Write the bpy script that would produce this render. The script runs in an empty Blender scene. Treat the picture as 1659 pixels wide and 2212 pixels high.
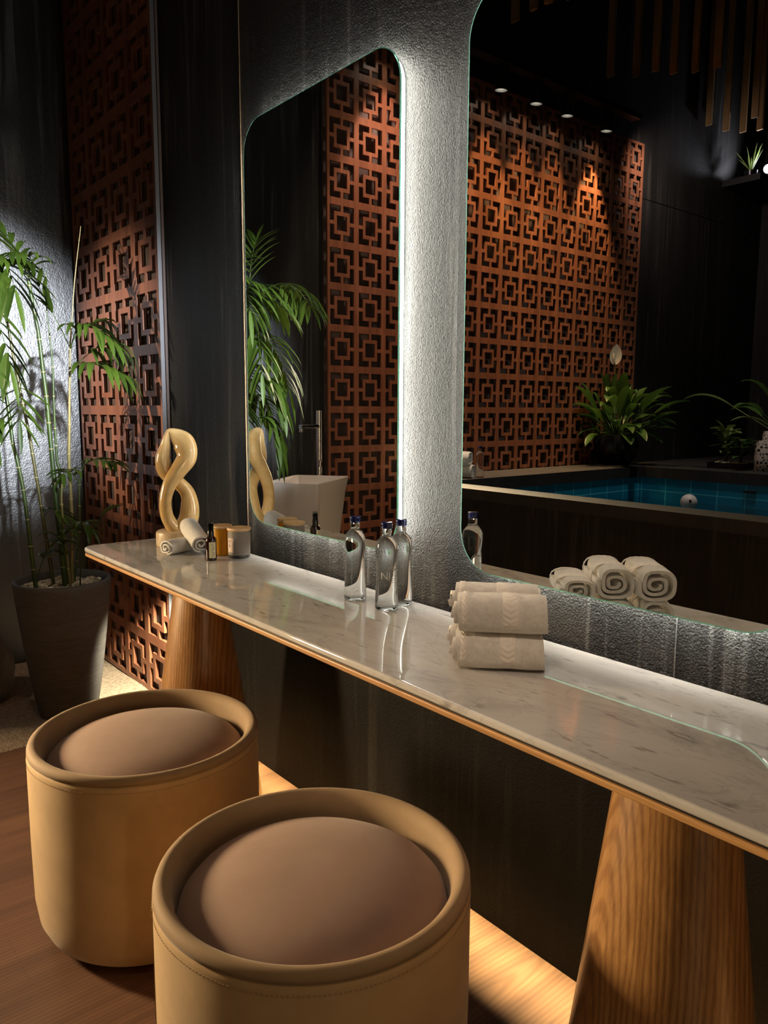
import bpy, bmesh, math, random
from math import sin, cos, pi, radians
from mathutils import Vector, Matrix
random.seed(7)
S = bpy.context.scene
COL = S.collection

# ------------------------------------------------------------------ camera, world, light, exposure
CAM = Vector((0.0, -1.32335, 1.2635))
YAW, PITCH, ROLL = radians(50.72), radians(7.6), radians(0.265)
fwd = Vector((-sin(YAW) * cos(PITCH), cos(YAW) * cos(PITCH), -sin(PITCH)))
rgt = Vector((cos(YAW), sin(YAW), 0))
up = rgt.cross(fwd)
r2 = cos(ROLL) * rgt + sin(ROLL) * up
u2 = -sin(ROLL) * rgt + cos(ROLL) * up
cd = bpy.data.cameras.new('camera')
cd.sensor_fit = 'HORIZONTAL'; cd.sensor_width = 36.0; cd.lens = 36.0 * 1661 / 1659
cd.clip_start = 0.05
cam = bpy.data.objects.new('camera', cd); COL.objects.link(cam)
cam.matrix_world = Matrix(((r2.x, u2.x, -fwd.x, CAM.x), (r2.y, u2.y, -fwd.y, CAM.y), (r2.z, u2.z, -fwd.z, CAM.z), (0, 0, 0, 1)))
S.camera = cam
S.view_settings.view_transform = 'Standard'; S.view_settings.look = 'None'
S.view_settings.exposure = 0.0; S.view_settings.gamma = 1.0; S.view_settings.use_curve_mapping = False
cy = S.cycles
cy.use_denoising = True
cy.max_bounces = 10; cy.diffuse_bounces = 4; cy.glossy_bounces = 6; cy.transmission_bounces = 10
cy.caustics_reflective = True; cy.caustics_refractive = True
cy.sample_clamp_indirect = 4.0; cy.sample_clamp_direct = 0.0
cy.blur_glossy = 0.3
W = bpy.data.worlds.new('world'); S.world = W; W.use_nodes = True
W.node_tree.nodes['Background'].inputs[0].default_value = (0, 0, 0, 1)
W.node_tree.nodes['Background'].inputs[1].default_value = 0.0

LED_STRENGTH = 66.0
WARM = (1.0, 0.62, 0.30); NEUTRAL = (1.0, 0.80, 0.62); COOL = (0.86, 0.92, 1.0)

def spot(name, loc, target, power, color, angle, blend=0.5, radius=0.04):
    d = bpy.data.lights.new(name, 'SPOT'); d.energy = power; d.color = color
    d.spot_size = radians(angle); d.spot_blend = blend; d.shadow_soft_size = radius
    o = bpy.data.objects.new(name, d); COL.objects.link(o); o.location = loc
    o.rotation_euler = (Vector(target) - Vector(loc)).to_track_quat('-Z', 'Y').to_euler()
    return o
def area(name, loc, target, power, color, sx, sy, spread=180):
    d = bpy.data.lights.new(name, 'AREA'); d.shape = 'RECTANGLE'; d.energy = power; d.color = color
    d.size = sx; d.size_y = sy; d.spread = radians(spread)
    o = bpy.data.objects.new(name, d); COL.objects.link(o); o.location = loc
    o.rotation_euler = (Vector(target) - Vector(loc)).to_track_quat('-Z', 'Y').to_euler()
    return o
# the spotlights standing on the high planter shelf at the far end of the pool
SHELF_SPOT = Vector((-3.70, -6.50, 3.62))
spot('shelf_spot_light', SHELF_SPOT, (-3.44, -0.20, 1.45), 2800, (1.0, 0.80, 0.58), 11.5, 0.8, 0.05)
spot('added_ceiling_spot', (-3.1, -1.9, 5.4), (-3.95, -1.80, 0.9), 400, (1.0, 0.70, 0.48), 26, 0.8, 0.08)  # added fill for the carved screen and basin, no fixture
# added floor light under the console's rear edge, added sand light under its far end
area('floor_fill_light', (-1.0, -0.066, 0.750), (-1.0, -0.072, 0), 17, (1.0, 0.83, 0.42), 3.4, 0.012, 21)
spot('sand_fill_light', (-2.68, -0.13, 0.715), (-3.36, -0.12, 0.0), 210, (1.0, 0.90, 0.66), 36, 0.8, 0.02)
# a second added fill lamp low on the right wall
area('right_fill_light', (2.35, -1.75, 1.15), (-0.5, -0.35, 0.35), 3.2, (1.0, 0.72, 0.42), 0.20, 0.72, 75)
# added stool fill on the carved screen, between what the two mirrors show
FILL_LAMP = Vector((-3.868, -2.285, 1.22)); FILL_LAMP_AIM = Vector((-1.35, -0.80, 0.22))
area('stool_fill_light', FILL_LAMP + (FILL_LAMP_AIM - FILL_LAMP).normalized() * 0.065, FILL_LAMP_AIM, 40, (1.0, 0.74, 0.43), 0.20, 0.72, 75)
# added ceiling fill over the walkway, no fixtures
spot('added_ceiling_spot', (-1.2, -1.3, 5.4), (-1.2, -0.9, 0), 50, (1.0, 0.74, 0.52), 70, 0.8, 0.10)
spot('added_ceiling_spot', (0.9, -1.6, 5.4), (0.2, -0.7, 0.4), 85, (1.0, 0.72, 0.48), 60, 0.8, 0.10)
spot('added_ceiling_spot', (-0.1, -3.2, 5.4), (-1.0, -0.33, 0.86), 260, (1.0, 0.80, 0.62), 13, 0.9, 0.10)  # added beam to brighten the towel stack
# added ceiling fill over the pool, no fixture
spot('added_ceiling_spot', (-2.3, -3.6, 5.4), (-2.8, -3.9, 0.8), 260, (1.0, 0.90, 0.80), 60, 0.8, 0.10)
spot('far_slate_fill', (-3.60, -4.48, 3.50), (-4.03, -6.2, 2.5), 45, (1.0, 0.80, 0.72), 120, 1.0, 0.06)  # added glow on the far slate, no fixture
spot('shelf_plant_light', (-3.70, -6.54, 3.60), (-3.95, -6.30, 3.85), 22, (0.84, 0.84, 1.0), 110, 0.9, 0.03)
# added spot, no fixture, making the glow on the slate behind the palm
spot('slate_fill_light', (2.50, -0.30, 2.35), (-4.03, -0.58, 1.42), 5600, COOL, 14, 0.9, 0.06)
# track spots grazing the carved screen on the left wall
TRACK_SPOTS = [(-3.83, y, 3.46) for y in (-1.95, -2.42, -2.886, -3.255, -3.609, -4.10)]
for i, p in enumerate(TRACK_SPOTS):
    c = (1.0, 0.66, 0.52) if i < 2 else (1.0, 0.60, 0.26)
    spot('track_light', p, (-3.99, p[1] - 0.03, 2.0), 125 if i < 2 else 165, c, 60 if i < 2 else 47, 0.45, 0.03)

# ------------------------------------------------------------------ materials
def new_mat(name):
    m = bpy.data.materials.new(name); m.use_nodes = True
    nt = m.node_tree; b = nt.nodes['Principled BSDF']
    return m, nt, b
def N(nt, t, **kw):
    n = nt.nodes.new(t)
    for k, v in kw.items():
        if k in n.inputs.keys(): n.inputs[k].default_value = v
        else: setattr(n, k, v)
    return n
def coords(nt, scale=(1, 1, 1), rot=(0, 0, 0), loc=(0, 0, 0)):
    tc = nt.nodes.new('ShaderNodeTexCoord'); mp = nt.nodes.new('ShaderNodeMapping')
    mp.inputs['Scale'].default_value = scale; mp.inputs['Rotation'].default_value = rot; mp.inputs['Location'].default_value = loc
    nt.links.new(tc.outputs['Object'], mp.inputs['Vector']); return mp.outputs['Vector']
def ramp(nt, fac, stops):
    r = nt.nodes.new('ShaderNodeValToRGB'); e = r.color_ramp.elements
    while len(e) < len(stops): e.new(0.5)
    for i, (p, c) in enumerate(stops):
        e[i].position = p; e[i].color = (*c, 1) if len(c) == 3 else c
    nt.links.new(fac, r.inputs['Fac']); return r.outputs['Color']
def mixc(nt, fac, a, b, mode='MIX'):
    m = nt.nodes.new('ShaderNodeMix'); m.data_type = 'RGBA'; m.blend_type = mode
    for sock, v in ((m.inputs[0], fac), (m.inputs[6], a), (m.inputs[7], b)):
        if hasattr(v, 'is_linked') or hasattr(v, 'links'): nt.links.new(v, sock)
        else: sock.default_value = v if isinstance(v, (int, float)) else (*v, 1)
    return m.outputs[2]
def noise(nt, vec, scale, detail=4, rough=0.55, dist=0.0):
    n = nt.nodes.new('ShaderNodeTexNoise'); n.inputs['Scale'].default_value = scale
    n.inputs['Detail'].default_value = detail; n.inputs['Roughness'].default_value = rough; n.inputs['Distortion'].default_value = dist
    nt.links.new(vec, n.inputs['Vector']); return n.outputs['Fac']
def bump(nt, b, height, strength, dist, prev=None):
    n = nt.nodes.new('ShaderNodeBump'); n.inputs['Strength'].default_value = strength; n.inputs['Distance'].default_value = dist
    nt.links.new(height, n.inputs['Height'])
    if prev: nt.links.new(prev, n.inputs['Normal'])
    nt.links.new(n.outputs['Normal'], b.inputs['Normal']); return n.outputs['Normal']
def plain(name, col, rough=0.5, metal=0.0, spec=0.5, **kw):
    m, nt, b = new_mat(name)
    b.inputs['Base Color'].default_value = (*col, 1); b.inputs['Roughness'].default_value = rough
    b.inputs['Metallic'].default_value = metal; b.inputs['Specular IOR Level'].default_value = spec
    for k, v in kw.items(): b.inputs[k].default_value = v
    v = coords(nt); h = noise(nt, v, 180, 2); bump(nt, b, h, 0.04, 0.001)
    return m
def emit(name, col, strength):
    m = bpy.data.materials.new(name); m.use_nodes = True; nt = m.node_tree; nt.nodes.clear()
    e = nt.nodes.new('ShaderNodeEmission'); o = nt.nodes.new('ShaderNodeOutputMaterial')
    e.inputs[0].default_value = (*col, 1); e.inputs[1].default_value = strength
    nt.links.new(e.outputs[0], o.inputs[0]); return m

def slate(name, lo, hi, streak, rough=0.42, bs=0.75, fine=170.0, spec=0.5, dist=0.004):
    m, nt, b = new_mat(name)
    v1 = coords(nt, (5.0, 5.0, 0.35), (radians(4), radians(5), 0))
    v2 = coords(nt, (26, 26, 1.0), (radians(3), radians(3), 0))
    v0 = coords(nt)
    base = ramp(nt, noise(nt, v1, 1.0, 6, 0.6, 0.3), [(0.3, lo), (0.7, hi)])
    vein = ramp(nt, noise(nt, v2, 1.0, 5, 0.65, 0.6), [(0.53, (0, 0, 0)), (0.72, (1, 1, 1))])
    patch = ramp(nt, noise(nt, v0, 1.6, 3), [(0.36, (0, 0, 0)), (0.60, (1, 1, 1))])
    f = mixc(nt, 1.0, vein, patch, 'MULTIPLY')
    nt.links.new(mixc(nt, f, base, streak), b.inputs['Base Color'])
    b.inputs['Roughness'].default_value = rough; b.inputs['Specular IOR Level'].default_value = spec
    n1 = bump(nt, b, noise(nt, v0, fine, 3, 0.6), bs, dist)
    n2 = bump(nt, b, noise(nt, v0, fine * 0.3, 2, 0.5), bs * 0.5, 0.006, n1)
    bump(nt, b, noise(nt, v2, 1.0, 4, 0.6, 0.4), bs * 0.25, 0.004, n2)
    return m
M = {}
M['slate'] = slate('slate_wall', (0.012, 0.0125, 0.013), (0.032, 0.034, 0.035), (0.17, 0.175, 0.18), 0.44, 1.0, 210.0, 0.22, 0.009)
M['slate_left'] = slate('slate_wall_left', (0.016, 0.017, 0.018), (0.040, 0.042, 0.044), (0.16, 0.165, 0.17), 0.33, 0.38, 130.0, 1.0)
M['slate_low_shaded'] = slate('slate_wall_low_shaded', (0.003, 0.0022, 0.0014), (0.007, 0.0055, 0.004), (0.018, 0.015, 0.011), 0.6, 0.35, 150, 0.10)  # same slate darkened; shade below the console is put into the colour
M['slate_far'] = slate('slate_wall_far', (0.014, 0.013, 0.012), (0.028, 0.026, 0.024), (0.07, 0.064, 0.058), 0.55, 0.5, 120, 0.2)
M['black'] = plain('black_paint', (0.006, 0.006, 0.006), 0.9, spec=0.1)
M['black_metal'] = plain('black_metal', (0.012, 0.012, 0.012), 0.4)
M['stone_dark'] = slate('dark_basalt', (0.015, 0.013, 0.0115), (0.032, 0.028, 0.025), (0.045, 0.04, 0.037), 0.62, 0.35, 200)
M['back_panel'] = plain('screen_backing', (0.095, 0.070, 0.062), 0.7, spec=0.2)

def wood(name, lo, hi, dark, rough, stretch=(14, 14, 0.8), scale=1.0, rings=None, coat=0.0):
    m, nt, b = new_mat(name)
    v = coords(nt, stretch)
    g = noise(nt, v, scale * 1.4, 6, 0.62, 0.5)
    c = ramp(nt, g, [(0.30, lo), (0.68, hi)])
    fine = noise(nt, coords(nt, tuple(s * 7 for s in stretch)), 1.0, 3, 0.6)
    c = mixc(nt, 0.55, c, ramp(nt, fine, [(0.35, (0.62, 0.58, 0.54)), (0.6, (1, 1, 1))]), 'MULTIPLY')
    if rings:
        wv = nt.nodes.new('ShaderNodeTexWave'); wv.wave_type = 'RINGS'; wv.rings_direction = rings[2]
        wv.inputs['Scale'].default_value = rings[1]; wv.inputs['Distortion'].default_value = 4.5
        wv.inputs['Detail'].default_value = 2; wv.inputs['Detail Scale'].default_value = 0.8
        nt.links.new(coords(nt, rings[0], (0, 0, 0), rings[3]), wv.inputs['Vector'])
        c = mixc(nt, 0.60, c, ramp(nt, wv.outputs['Fac'], [(0.10, dark), (0.60, (1, 1, 1))]), 'MULTIPLY')
        bump(nt, b, wv.outputs['Fac'], 0.15, 0.001)
    else:
        bump(nt, b, g, 0.12, 0.001)
    nt.links.new(c, b.inputs['Base Color'])
    b.inputs['Roughness'].default_value = rough; b.inputs['Coat Weight'].default_value = coat; b.inputs['Coat Roughness'].default_value = 0.25
    return m
M['sapele'] = wood('sapele_wood', (0.19, 0.068, 0.034), (0.33, 0.128, 0.066), (0.5, 0.45, 0.4), 0.42)
M['sapele_y'] = M['sapele']
M['oak'] = wood('oak_veneer', (0.29, 0.138, 0.043), (0.43, 0.226, 0.080), (0.50, 0.40, 0.31), 0.36, (30, 30, 1.5), 1.0, ((1, 1, 0.10), 34.0, 'SPHERICAL', (0.10, 0.16, -0.03)), 0.45)
M['oak_edge'] = wood('oak_edge', (0.40, 0.20, 0.075), (0.56, 0.31, 0.12), (0.6, 0.5, 0.4), 0.4, (1.0, 20, 40))
M['slat'] = wood('hanging_slat_wood', (0.26, 0.155, 0.065), (0.42, 0.25, 0.11), (0.6, 0.5, 0.4), 0.6)
M['lid_wood'] = wood('lid_wood', (0.62, 0.40, 0.20), (0.78, 0.55, 0.31), (0.6, 0.5, 0.4), 0.5, (6, 60, 60), 1.0, ((40, 8, 40), 1.2, 'X', (0, 0, 0)))

def deck():
    m, nt, b = new_mat('floor_planks')
    v = coords(nt, (1, 1, 1), (0, 0, radians(90)))
    br = nt.nodes.new('ShaderNodeTexBrick'); nt.links.new(v, br.inputs['Vector'])
    br.inputs['Color1'].default_value = (0.9, 0.9, 0.9, 1); br.inputs['Color2'].default_value = (0.35, 0.35, 0.35, 1); br.inputs['Mortar'].default_value = (0.05, 0.05, 0.05, 1)
    br.inputs['Scale'].default_value = 1.0; br.inputs['Mortar Size'].default_value = 0.0012; br.inputs['Brick Width'].default_value = 1.5; br.inputs['Row Height'].default_value = 0.19
    br.offset = 0.37
    g = noise(nt, coords(nt, (16, 0.9, 4)), 1.0, 6, 0.62, 0.6)
    c = ramp(nt, g, [(0.28, (0.095, 0.040, 0.020)), (0.72, (0.215, 0.105, 0.052))])
    wv = nt.nodes.new('ShaderNodeTexWave'); wv.wave_type = 'RINGS'; wv.rings_direction = 'SPHERICAL'
    wv.inputs['Scale'].default_value = 9.0; wv.inputs['Distortion'].default_value = 3.0; wv.inputs['Detail'].default_value = 2
    nt.links.new(coords(nt, (3.0, 0.28, 1), (0, 0, 0), (3.1, 0.1, 0.0)), wv.inputs['Vector'])
    c = mixc(nt, 0.5, c, ramp(nt, wv.outputs['Fac'], [(0.1, (0.55, 0.5, 0.45)), (0.6, (1, 1, 1))]), 'MULTIPLY')
    c = mixc(nt, 0.35, c, br.outputs['Color'], 'MULTIPLY')
    nt.links.new(c, b.inputs['Base Color']); b.inputs['Roughness'].default_value = 0.48
    bump(nt, b, wv.outputs['Fac'], 0.10, 0.001)
    return m
M['deck'] = deck()

def sand():
    m, nt, b = new_mat('sand')
    v = coords(nt)
    vo = nt.nodes.new('ShaderNodeTexVoronoi'); vo.inputs['Scale'].default_value = 130; nt.links.new(v, vo.inputs['Vector'])
    c = ramp(nt, noise(nt, v, 60, 5, 0.7), [(0.25, (0.20, 0.15, 0.10)), (0.65, (0.50, 0.40, 0.29))])
    c = mixc(nt, 0.5, c, ramp(nt, vo.outputs['Distance'], [(0.0, (1, 1, 1)), (0.7, (0.45, 0.40, 0.35))]), 'MULTIPLY')
    nt.links.new(c, b.inputs['Base Color']); b.inputs['Roughness'].default_value = 0.95
    n1 = bump(nt, b, vo.outputs['Distance'], 0.7, 0.004); bump(nt, b, noise(nt, v, 12, 4), 0.4, 0.02, n1)
    return m
M['sand'] = sand()

def marble():
    m, nt, b = new_mat('white_marble')
    v = coords(nt)
    big = noise(nt, coords(nt, (1.2, 3.0, 3), (0, 0, 0.35)), 1.6, 6, 0.62, 1.4)
    c = ramp(nt, big, [(0.28, (0.27, 0.255, 0.245)), (0.45, (0.46, 0.435, 0.415)), (0.72, (0.55, 0.525, 0.50))])
    vn = noise(nt, coords(nt, (1.0, 2.6, 2), (0, 0, 0.5)), 2.2, 8, 0.6, 2.4)
    line = ramp(nt, vn, [(0.485, (1, 1, 1)), (0.50, (0.62, 0.60, 0.58)), (0.515, (1, 1, 1))])
    c = mixc(nt, 0.40, c, line, 'MULTIPLY')
    sp = noise(nt, coords(nt, (14, 60, 30), (0, 0, 0.3)), 1.0, 3, 0.6)
    c = mixc(nt, 0.7, c, ramp(nt, sp, [(0.30, (0.40, 0.37, 0.35)), (0.38, (1, 1, 1))]), 'MULTIPLY')
    nt.links.new(c, b.inputs['Base Color']); b.inputs['Roughness'].default_value = 0.04
    b.inputs['Specular IOR Level'].default_value = 0.6
    bump(nt, b, noise(nt, v, 30, 2), 0.01, 0.001)
    return m
M['marble'] = marble()

def leather(name, lo, hi):
    m, nt, b = new_mat(name); v = coords(nt)
    nt.links.new(ramp(nt, noise(nt, v, 9, 5, 0.6), [(0.3, lo), (0.7, hi)]), b.inputs['Base Color'])
    b.inputs['Roughness'].default_value = 0.72; b.inputs['Specular IOR Level'].default_value = 0.3
    b.inputs['Sheen Weight'].default_value = 0.15; b.inputs['Sheen Roughness'].default_value = 0.5
    n1 = bump(nt, b, noise(nt, v, 420, 2), 0.10, 0.001); bump(nt, b, noise(nt, v, 14, 3), 0.10, 0.006, n1)
    return m
M['leather'] = leather('tan_leather', (0.40, 0.262, 0.125), (0.49, 0.325, 0.158))
M['leather_rim_shaded'] = leather('shaded_rim_leather', (0.24, 0.155, 0.078), (0.30, 0.195, 0.10))  # tan leather darkened; the rim's shade is put into the colour
M['leather_seat'] = leather('taupe_seat_leather', (0.25, 0.155, 0.112), (0.30, 0.19, 0.14))
M['thread'] = plain('tan_thread', (0.30, 0.19, 0.09), 0.8)

def towel_mat(name, c0, c1):
    m, nt, b = new_mat(name); v = coords(nt)
    nt.links.new(ramp(nt, noise(nt, v, 90, 4, 0.6), [(0.3, c0), (0.7, c1)]), b.inputs['Base Color'])
    b.inputs['Roughness'].default_value = 0.95; b.inputs['Specular IOR Level'].default_value = 0.1
    b.inputs['Sheen Weight'].default_value = 0.35; b.inputs['Sheen Roughness'].default_value = 0.6
    n1 = bump(nt, b, noise(nt, v, 420, 3, 0.7), 0.8, 0.003); bump(nt, b, noise(nt, v, 55, 3), 0.35, 0.006, n1)
    return m
M['towel'] = towel_mat('terry_towel', (0.74, 0.68, 0.61), (0.88, 0.83, 0.77))
M['towel_hem'] = plain('towel_hem', (0.84, 0.77, 0.69), 0.9, spec=0.1)
M['towel_white'] = towel_mat('white_terry', (0.74, 0.71, 0.67), (0.86, 0.84, 0.80))

def onyx():
    m, nt, b = new_mat('honey_onyx'); v = coords(nt)
    c = ramp(nt, noise(nt, v, 9, 5, 0.6, 1.2), [(0.3, (0.52, 0.32, 0.12)), (0.55, (0.68, 0.46, 0.20)), (0.75, (0.76, 0.58, 0.31))])
    nt.links.new(c, b.inputs['Base Color']); b.inputs['Roughness'].default_value = 0.16
    b.inputs['Subsurface Weight'].default_value = 0.15; b.inputs['Subsurface Radius'].default_value = (0.02, 0.012, 0.005)
    b.inputs['Coat Weight'].default_value = 0.4; b.inputs['Coat Roughness'].default_value = 0.08
    return m
M['onyx'] = onyx()
M['onyx_base'] = wood('travertine_base', (0.48, 0.35, 0.22), (0.62, 0.48, 0.32), (0.8, 0.75, 0.7), 0.4, (30, 30, 6))
M['pot'] = wood('ribbed_grey_clay', (0.075, 0.072, 0.068), (0.115, 0.110, 0.104), (0.8, 0.8, 0.8), 0.75, (6, 6, 60))
M['soil'] = plain('dark_soil', (0.02, 0.015, 0.012), 1.0)
M['rock'] = slate('volcanic_rock', (0.05, 0.042, 0.036), (0.13, 0.11, 0.095), (0.2, 0.17, 0.15), 0.85, 0.9, 60)
def pebble():
    m, nt, b = new_mat('cream_pebbles')
    oi = nt.nodes.new('ShaderNodeNewGeometry')
    nt.links.new(ramp(nt, oi.outputs['Random Per Island'], [(0.0, (0.42, 0.32, 0.19)), (0.5, (0.62, 0.50, 0.33)), (1.0, (0.74, 0.64, 0.47))]), b.inputs['Base Color'])
    b.inputs['Roughness'].default_value = 0.6; return m
M['pebble'] = pebble()
def leafm(name, a, c, rough=0.42):
    m, nt, b = new_mat(name); v = coords(nt)
    geo = nt.nodes.new('ShaderNodeNewGeometry')
    col = ramp(nt, geo.outputs['Random Per Island'], [(0.0, a), (1.0, c)])
    col = mixc(nt, 0.4, col, ramp(nt, noise(nt, v, 35, 3), [(0.3, (0.6, 0.65, 0.5)), (0.7, (1, 1, 1))]), 'MULTIPLY')
    nt.links.new(col, b.inputs['Base Color']); b.inputs['Roughness'].default_value = rough
    tr = nt.nodes.new('ShaderNodeBsdfTranslucent'); nt.links.new(col, tr.inputs['Color'])
    mx = nt.nodes.new('ShaderNodeMixShader'); mx.inputs[0].default_value = 0.28
    out = nt.nodes['Material Output']
    nt.links.new(b.outputs[0], mx.inputs[1]); nt.links.new(tr.outputs[0], mx.inputs[2]); nt.links.new(mx.outputs[0], out.inputs['Surface'])
    return m
M['palm_leaf'] = leafm('palm_leaf', (0.030, 0.058, 0.007), (0.075, 0.125, 0.014))
M['lily_leaf'] = leafm('peace_lily_leaf', (0.030, 0.085, 0.014), (0.09, 0.17, 0.035), 0.35)
M['jade_leaf'] = leafm('jade_leaf', (0.16, 0.24, 0.06), (0.34, 0.42, 0.13), 0.4)
def cane(name, a, c):
    m, nt, b = new_mat(name); v = coords(nt, (1, 1, 1))
    nt.links.new(ramp(nt, noise(nt, v, 7, 4, 0.6), [(0.35, a), (0.65, c)]), b.inputs['Base Color'])
    b.inputs['Roughness'].default_value = 0.35; return m
M['cane_green'] = cane('green_cane', (0.020, 0.042, 0.008), (0.050, 0.080, 0.015))
M['cane_olive'] = cane('olive_cane', (0.055, 0.046, 0.011), (0.10, 0.095, 0.026))
M['cane_yellow'] = cane('yellow_cane', (0.12, 0.11, 0.035), (0.30, 0.22, 0.075))
M['node_ring'] = plain('cane_node', (0.42, 0.34, 0.17), 0.6)
M['spathe'] = plain('white_spathe', (0.85, 0.74, 0.58), 0.5, **{'Subsurface Weight': 0.2})

def glass(name, col, rough=0.0, ior=1.45, trans=1.0):
    m, nt, b = new_mat(name)
    b.inputs['Base Color'].default_value = (*col, 1); b.inputs['Roughness'].default_value = rough
    b.inputs['IOR'].default_value = ior; b.inputs['Transmission Weight'].default_value = trans
    return m
M['bottle_glass'] = glass('clear_glass_and_water', (0.98, 0.995, 0.985), 0.0, 1.36)
M['blue_cap'] = plain('navy_blue_cap', (0.004, 0.007, 0.060), 0.22, 0.1)
M['print'] = plain('pale_print', (0.55, 0.57, 0.55), 0.5)
M['print_grey'] = glass('grey_print_patch', (0.42, 0.44, 0.42), 0.5, 1.0, 0.55)
M['frost_grey'] = glass('frosted_grey_glass', (0.36, 0.32, 0.28), 0.45, 1.2, 0.45)
M['smoke_base'] = plain('smoky_glass_foot', (0.035, 0.034, 0.034), 0.15)
M['amber'] = glass('amber_frosted_glass', (0.85, 0.42, 0.03), 0.35, 1.25, 0.5)
M['amber_rim'] = plain('amber_ring', (0.72, 0.36, 0.03), 0.3)
M['brown_glass'] = plain('dark_brown_glass', (0.018, 0.006, 0.003), 0.06, spec=0.7)
M['black_gloss'] = plain('black_plastic', (0.008, 0.008, 0.009), 0.25)
M['clear_cap'] = glass('clear_plastic', (0.75, 0.76, 0.78), 0.08, 1.2)
M['label_cream'] = plain('cream_label', (0.82, 0.72, 0.46), 0.6)
M['label_blush'] = plain('blush_label', (0.62, 0.47, 0.41), 0.6)
M['ink'] = plain('ink', (0.03, 0.025, 0.03), 0.6)
M['porcelain'] = plain('white_porcelain', (0.80, 0.77, 0.72), 0.10)
M['chrome'] = plain('chrome', (0.75, 0.74, 0.73), 0.10, 1.0)
M['alu'] = plain('brushed_aluminium', (0.34, 0.35, 0.37), 0.4, 0.5)
M['trim_grey'] = plain('grey_trim', (0.11, 0.11, 0.12), 0.5)
M['brass'] = plain('brass_seam', (0.75, 0.55, 0.35), 0.35, 0.7)
M['ball'] = plain('white_ball', (0.80, 0.70, 0.66), 0.4)
m, nt, b = new_mat('mirror_silver')
b.inputs['Base Color'].default_value = (0.88, 0.90, 0.89, 1); b.inputs['Metallic'].default_value = 1.0; b.inputs['Roughness'].default_value = 0.0
M['mirror'] = m
M['mirror_edge'] = plain('green_glass_edge', (0.25, 0.62, 0.50), 0.15, **{'Transmission Weight': 0.5})
M['led'] = emit('mirror_led', (1.0, 0.955, 0.83), LED_STRENGTH)
M['lamp_lens'] = emit('lamp_lens', (1.0, 0.90, 0.72), 40.0)
M['fill_lamp_glow'] = emit('fill_lamp_glow', (1.0, 0.76, 0.46), 2.0)  # diffuser of the two added fill lamps
M['lamp_lens_cool'] = emit('lamp_lens_cool', (0.92, 0.96, 1.0), 14.0)
def tile():
    m, nt, b = new_mat('teal_pool_tile')
    tcn = nt.nodes.new('ShaderNodeTexCoord'); sx = nt.nodes.new('ShaderNodeSeparateXYZ'); nt.links.new(tcn.outputs['Object'], sx.inputs[0])
    ad = N(nt, 'ShaderNodeMath', operation='ADD'); nt.links.new(sx.outputs[0], ad.inputs[0]); nt.links.new(sx.outputs[1], ad.inputs[1])
    cb = nt.nodes.new('ShaderNodeCombineXYZ'); nt.links.new(ad.outputs[0], cb.inputs[0]); nt.links.new(sx.outputs[2], cb.inputs[1])
    mp = nt.nodes.new('ShaderNodeMapping'); mp.inputs['Location'].default_value = (0.13, 0.0, 0); nt.links.new(cb.outputs[0], mp.inputs[0])
    br = nt.nodes.new('ShaderNodeTexBrick'); br.offset = 0.0; nt.links.new(mp.outputs[0], br.inputs['Vector'])
    br.inputs['Color1'].default_value = (0.008, 0.20, 0.36, 1); br.inputs['Color2'].default_value = (0.010, 0.24, 0.42, 1); br.inputs['Mortar'].default_value = (0.10, 0.60, 0.75, 1)
    br.inputs['Scale'].default_value = 1.0; br.inputs['Brick Width'].default_value = 0.215; br.inputs['Row Height'].default_value = 0.207; br.inputs['Mortar Size'].default_value = 0.004
    nt.links.new(br.outputs['Color'], b.inputs['Base Color']); b.inputs['Roughness'].default_value = 0.3
    return m
M['tile'] = tile()
M['water'] = glass('pool_water', (0.75, 0.95, 0.97), 0.02, 1.33)
def lace():
    m, nt, b = new_mat('speckled_ceramic'); v = coords(nt)
    vo = nt.nodes.new('ShaderNodeTexVoronoi'); vo.feature = 'DISTANCE_TO_EDGE'; vo.inputs['Scale'].default_value = 38; nt.links.new(v, vo.inputs['Vector'])
    nt.links.new(ramp(nt, vo.outputs['Distance'], [(0.16, (0.74, 0.62, 0.55)), (0.22, (0.03, 0.02, 0.02))]), b.inputs['Base Color']); return m
M['lace'] = lace()

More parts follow.
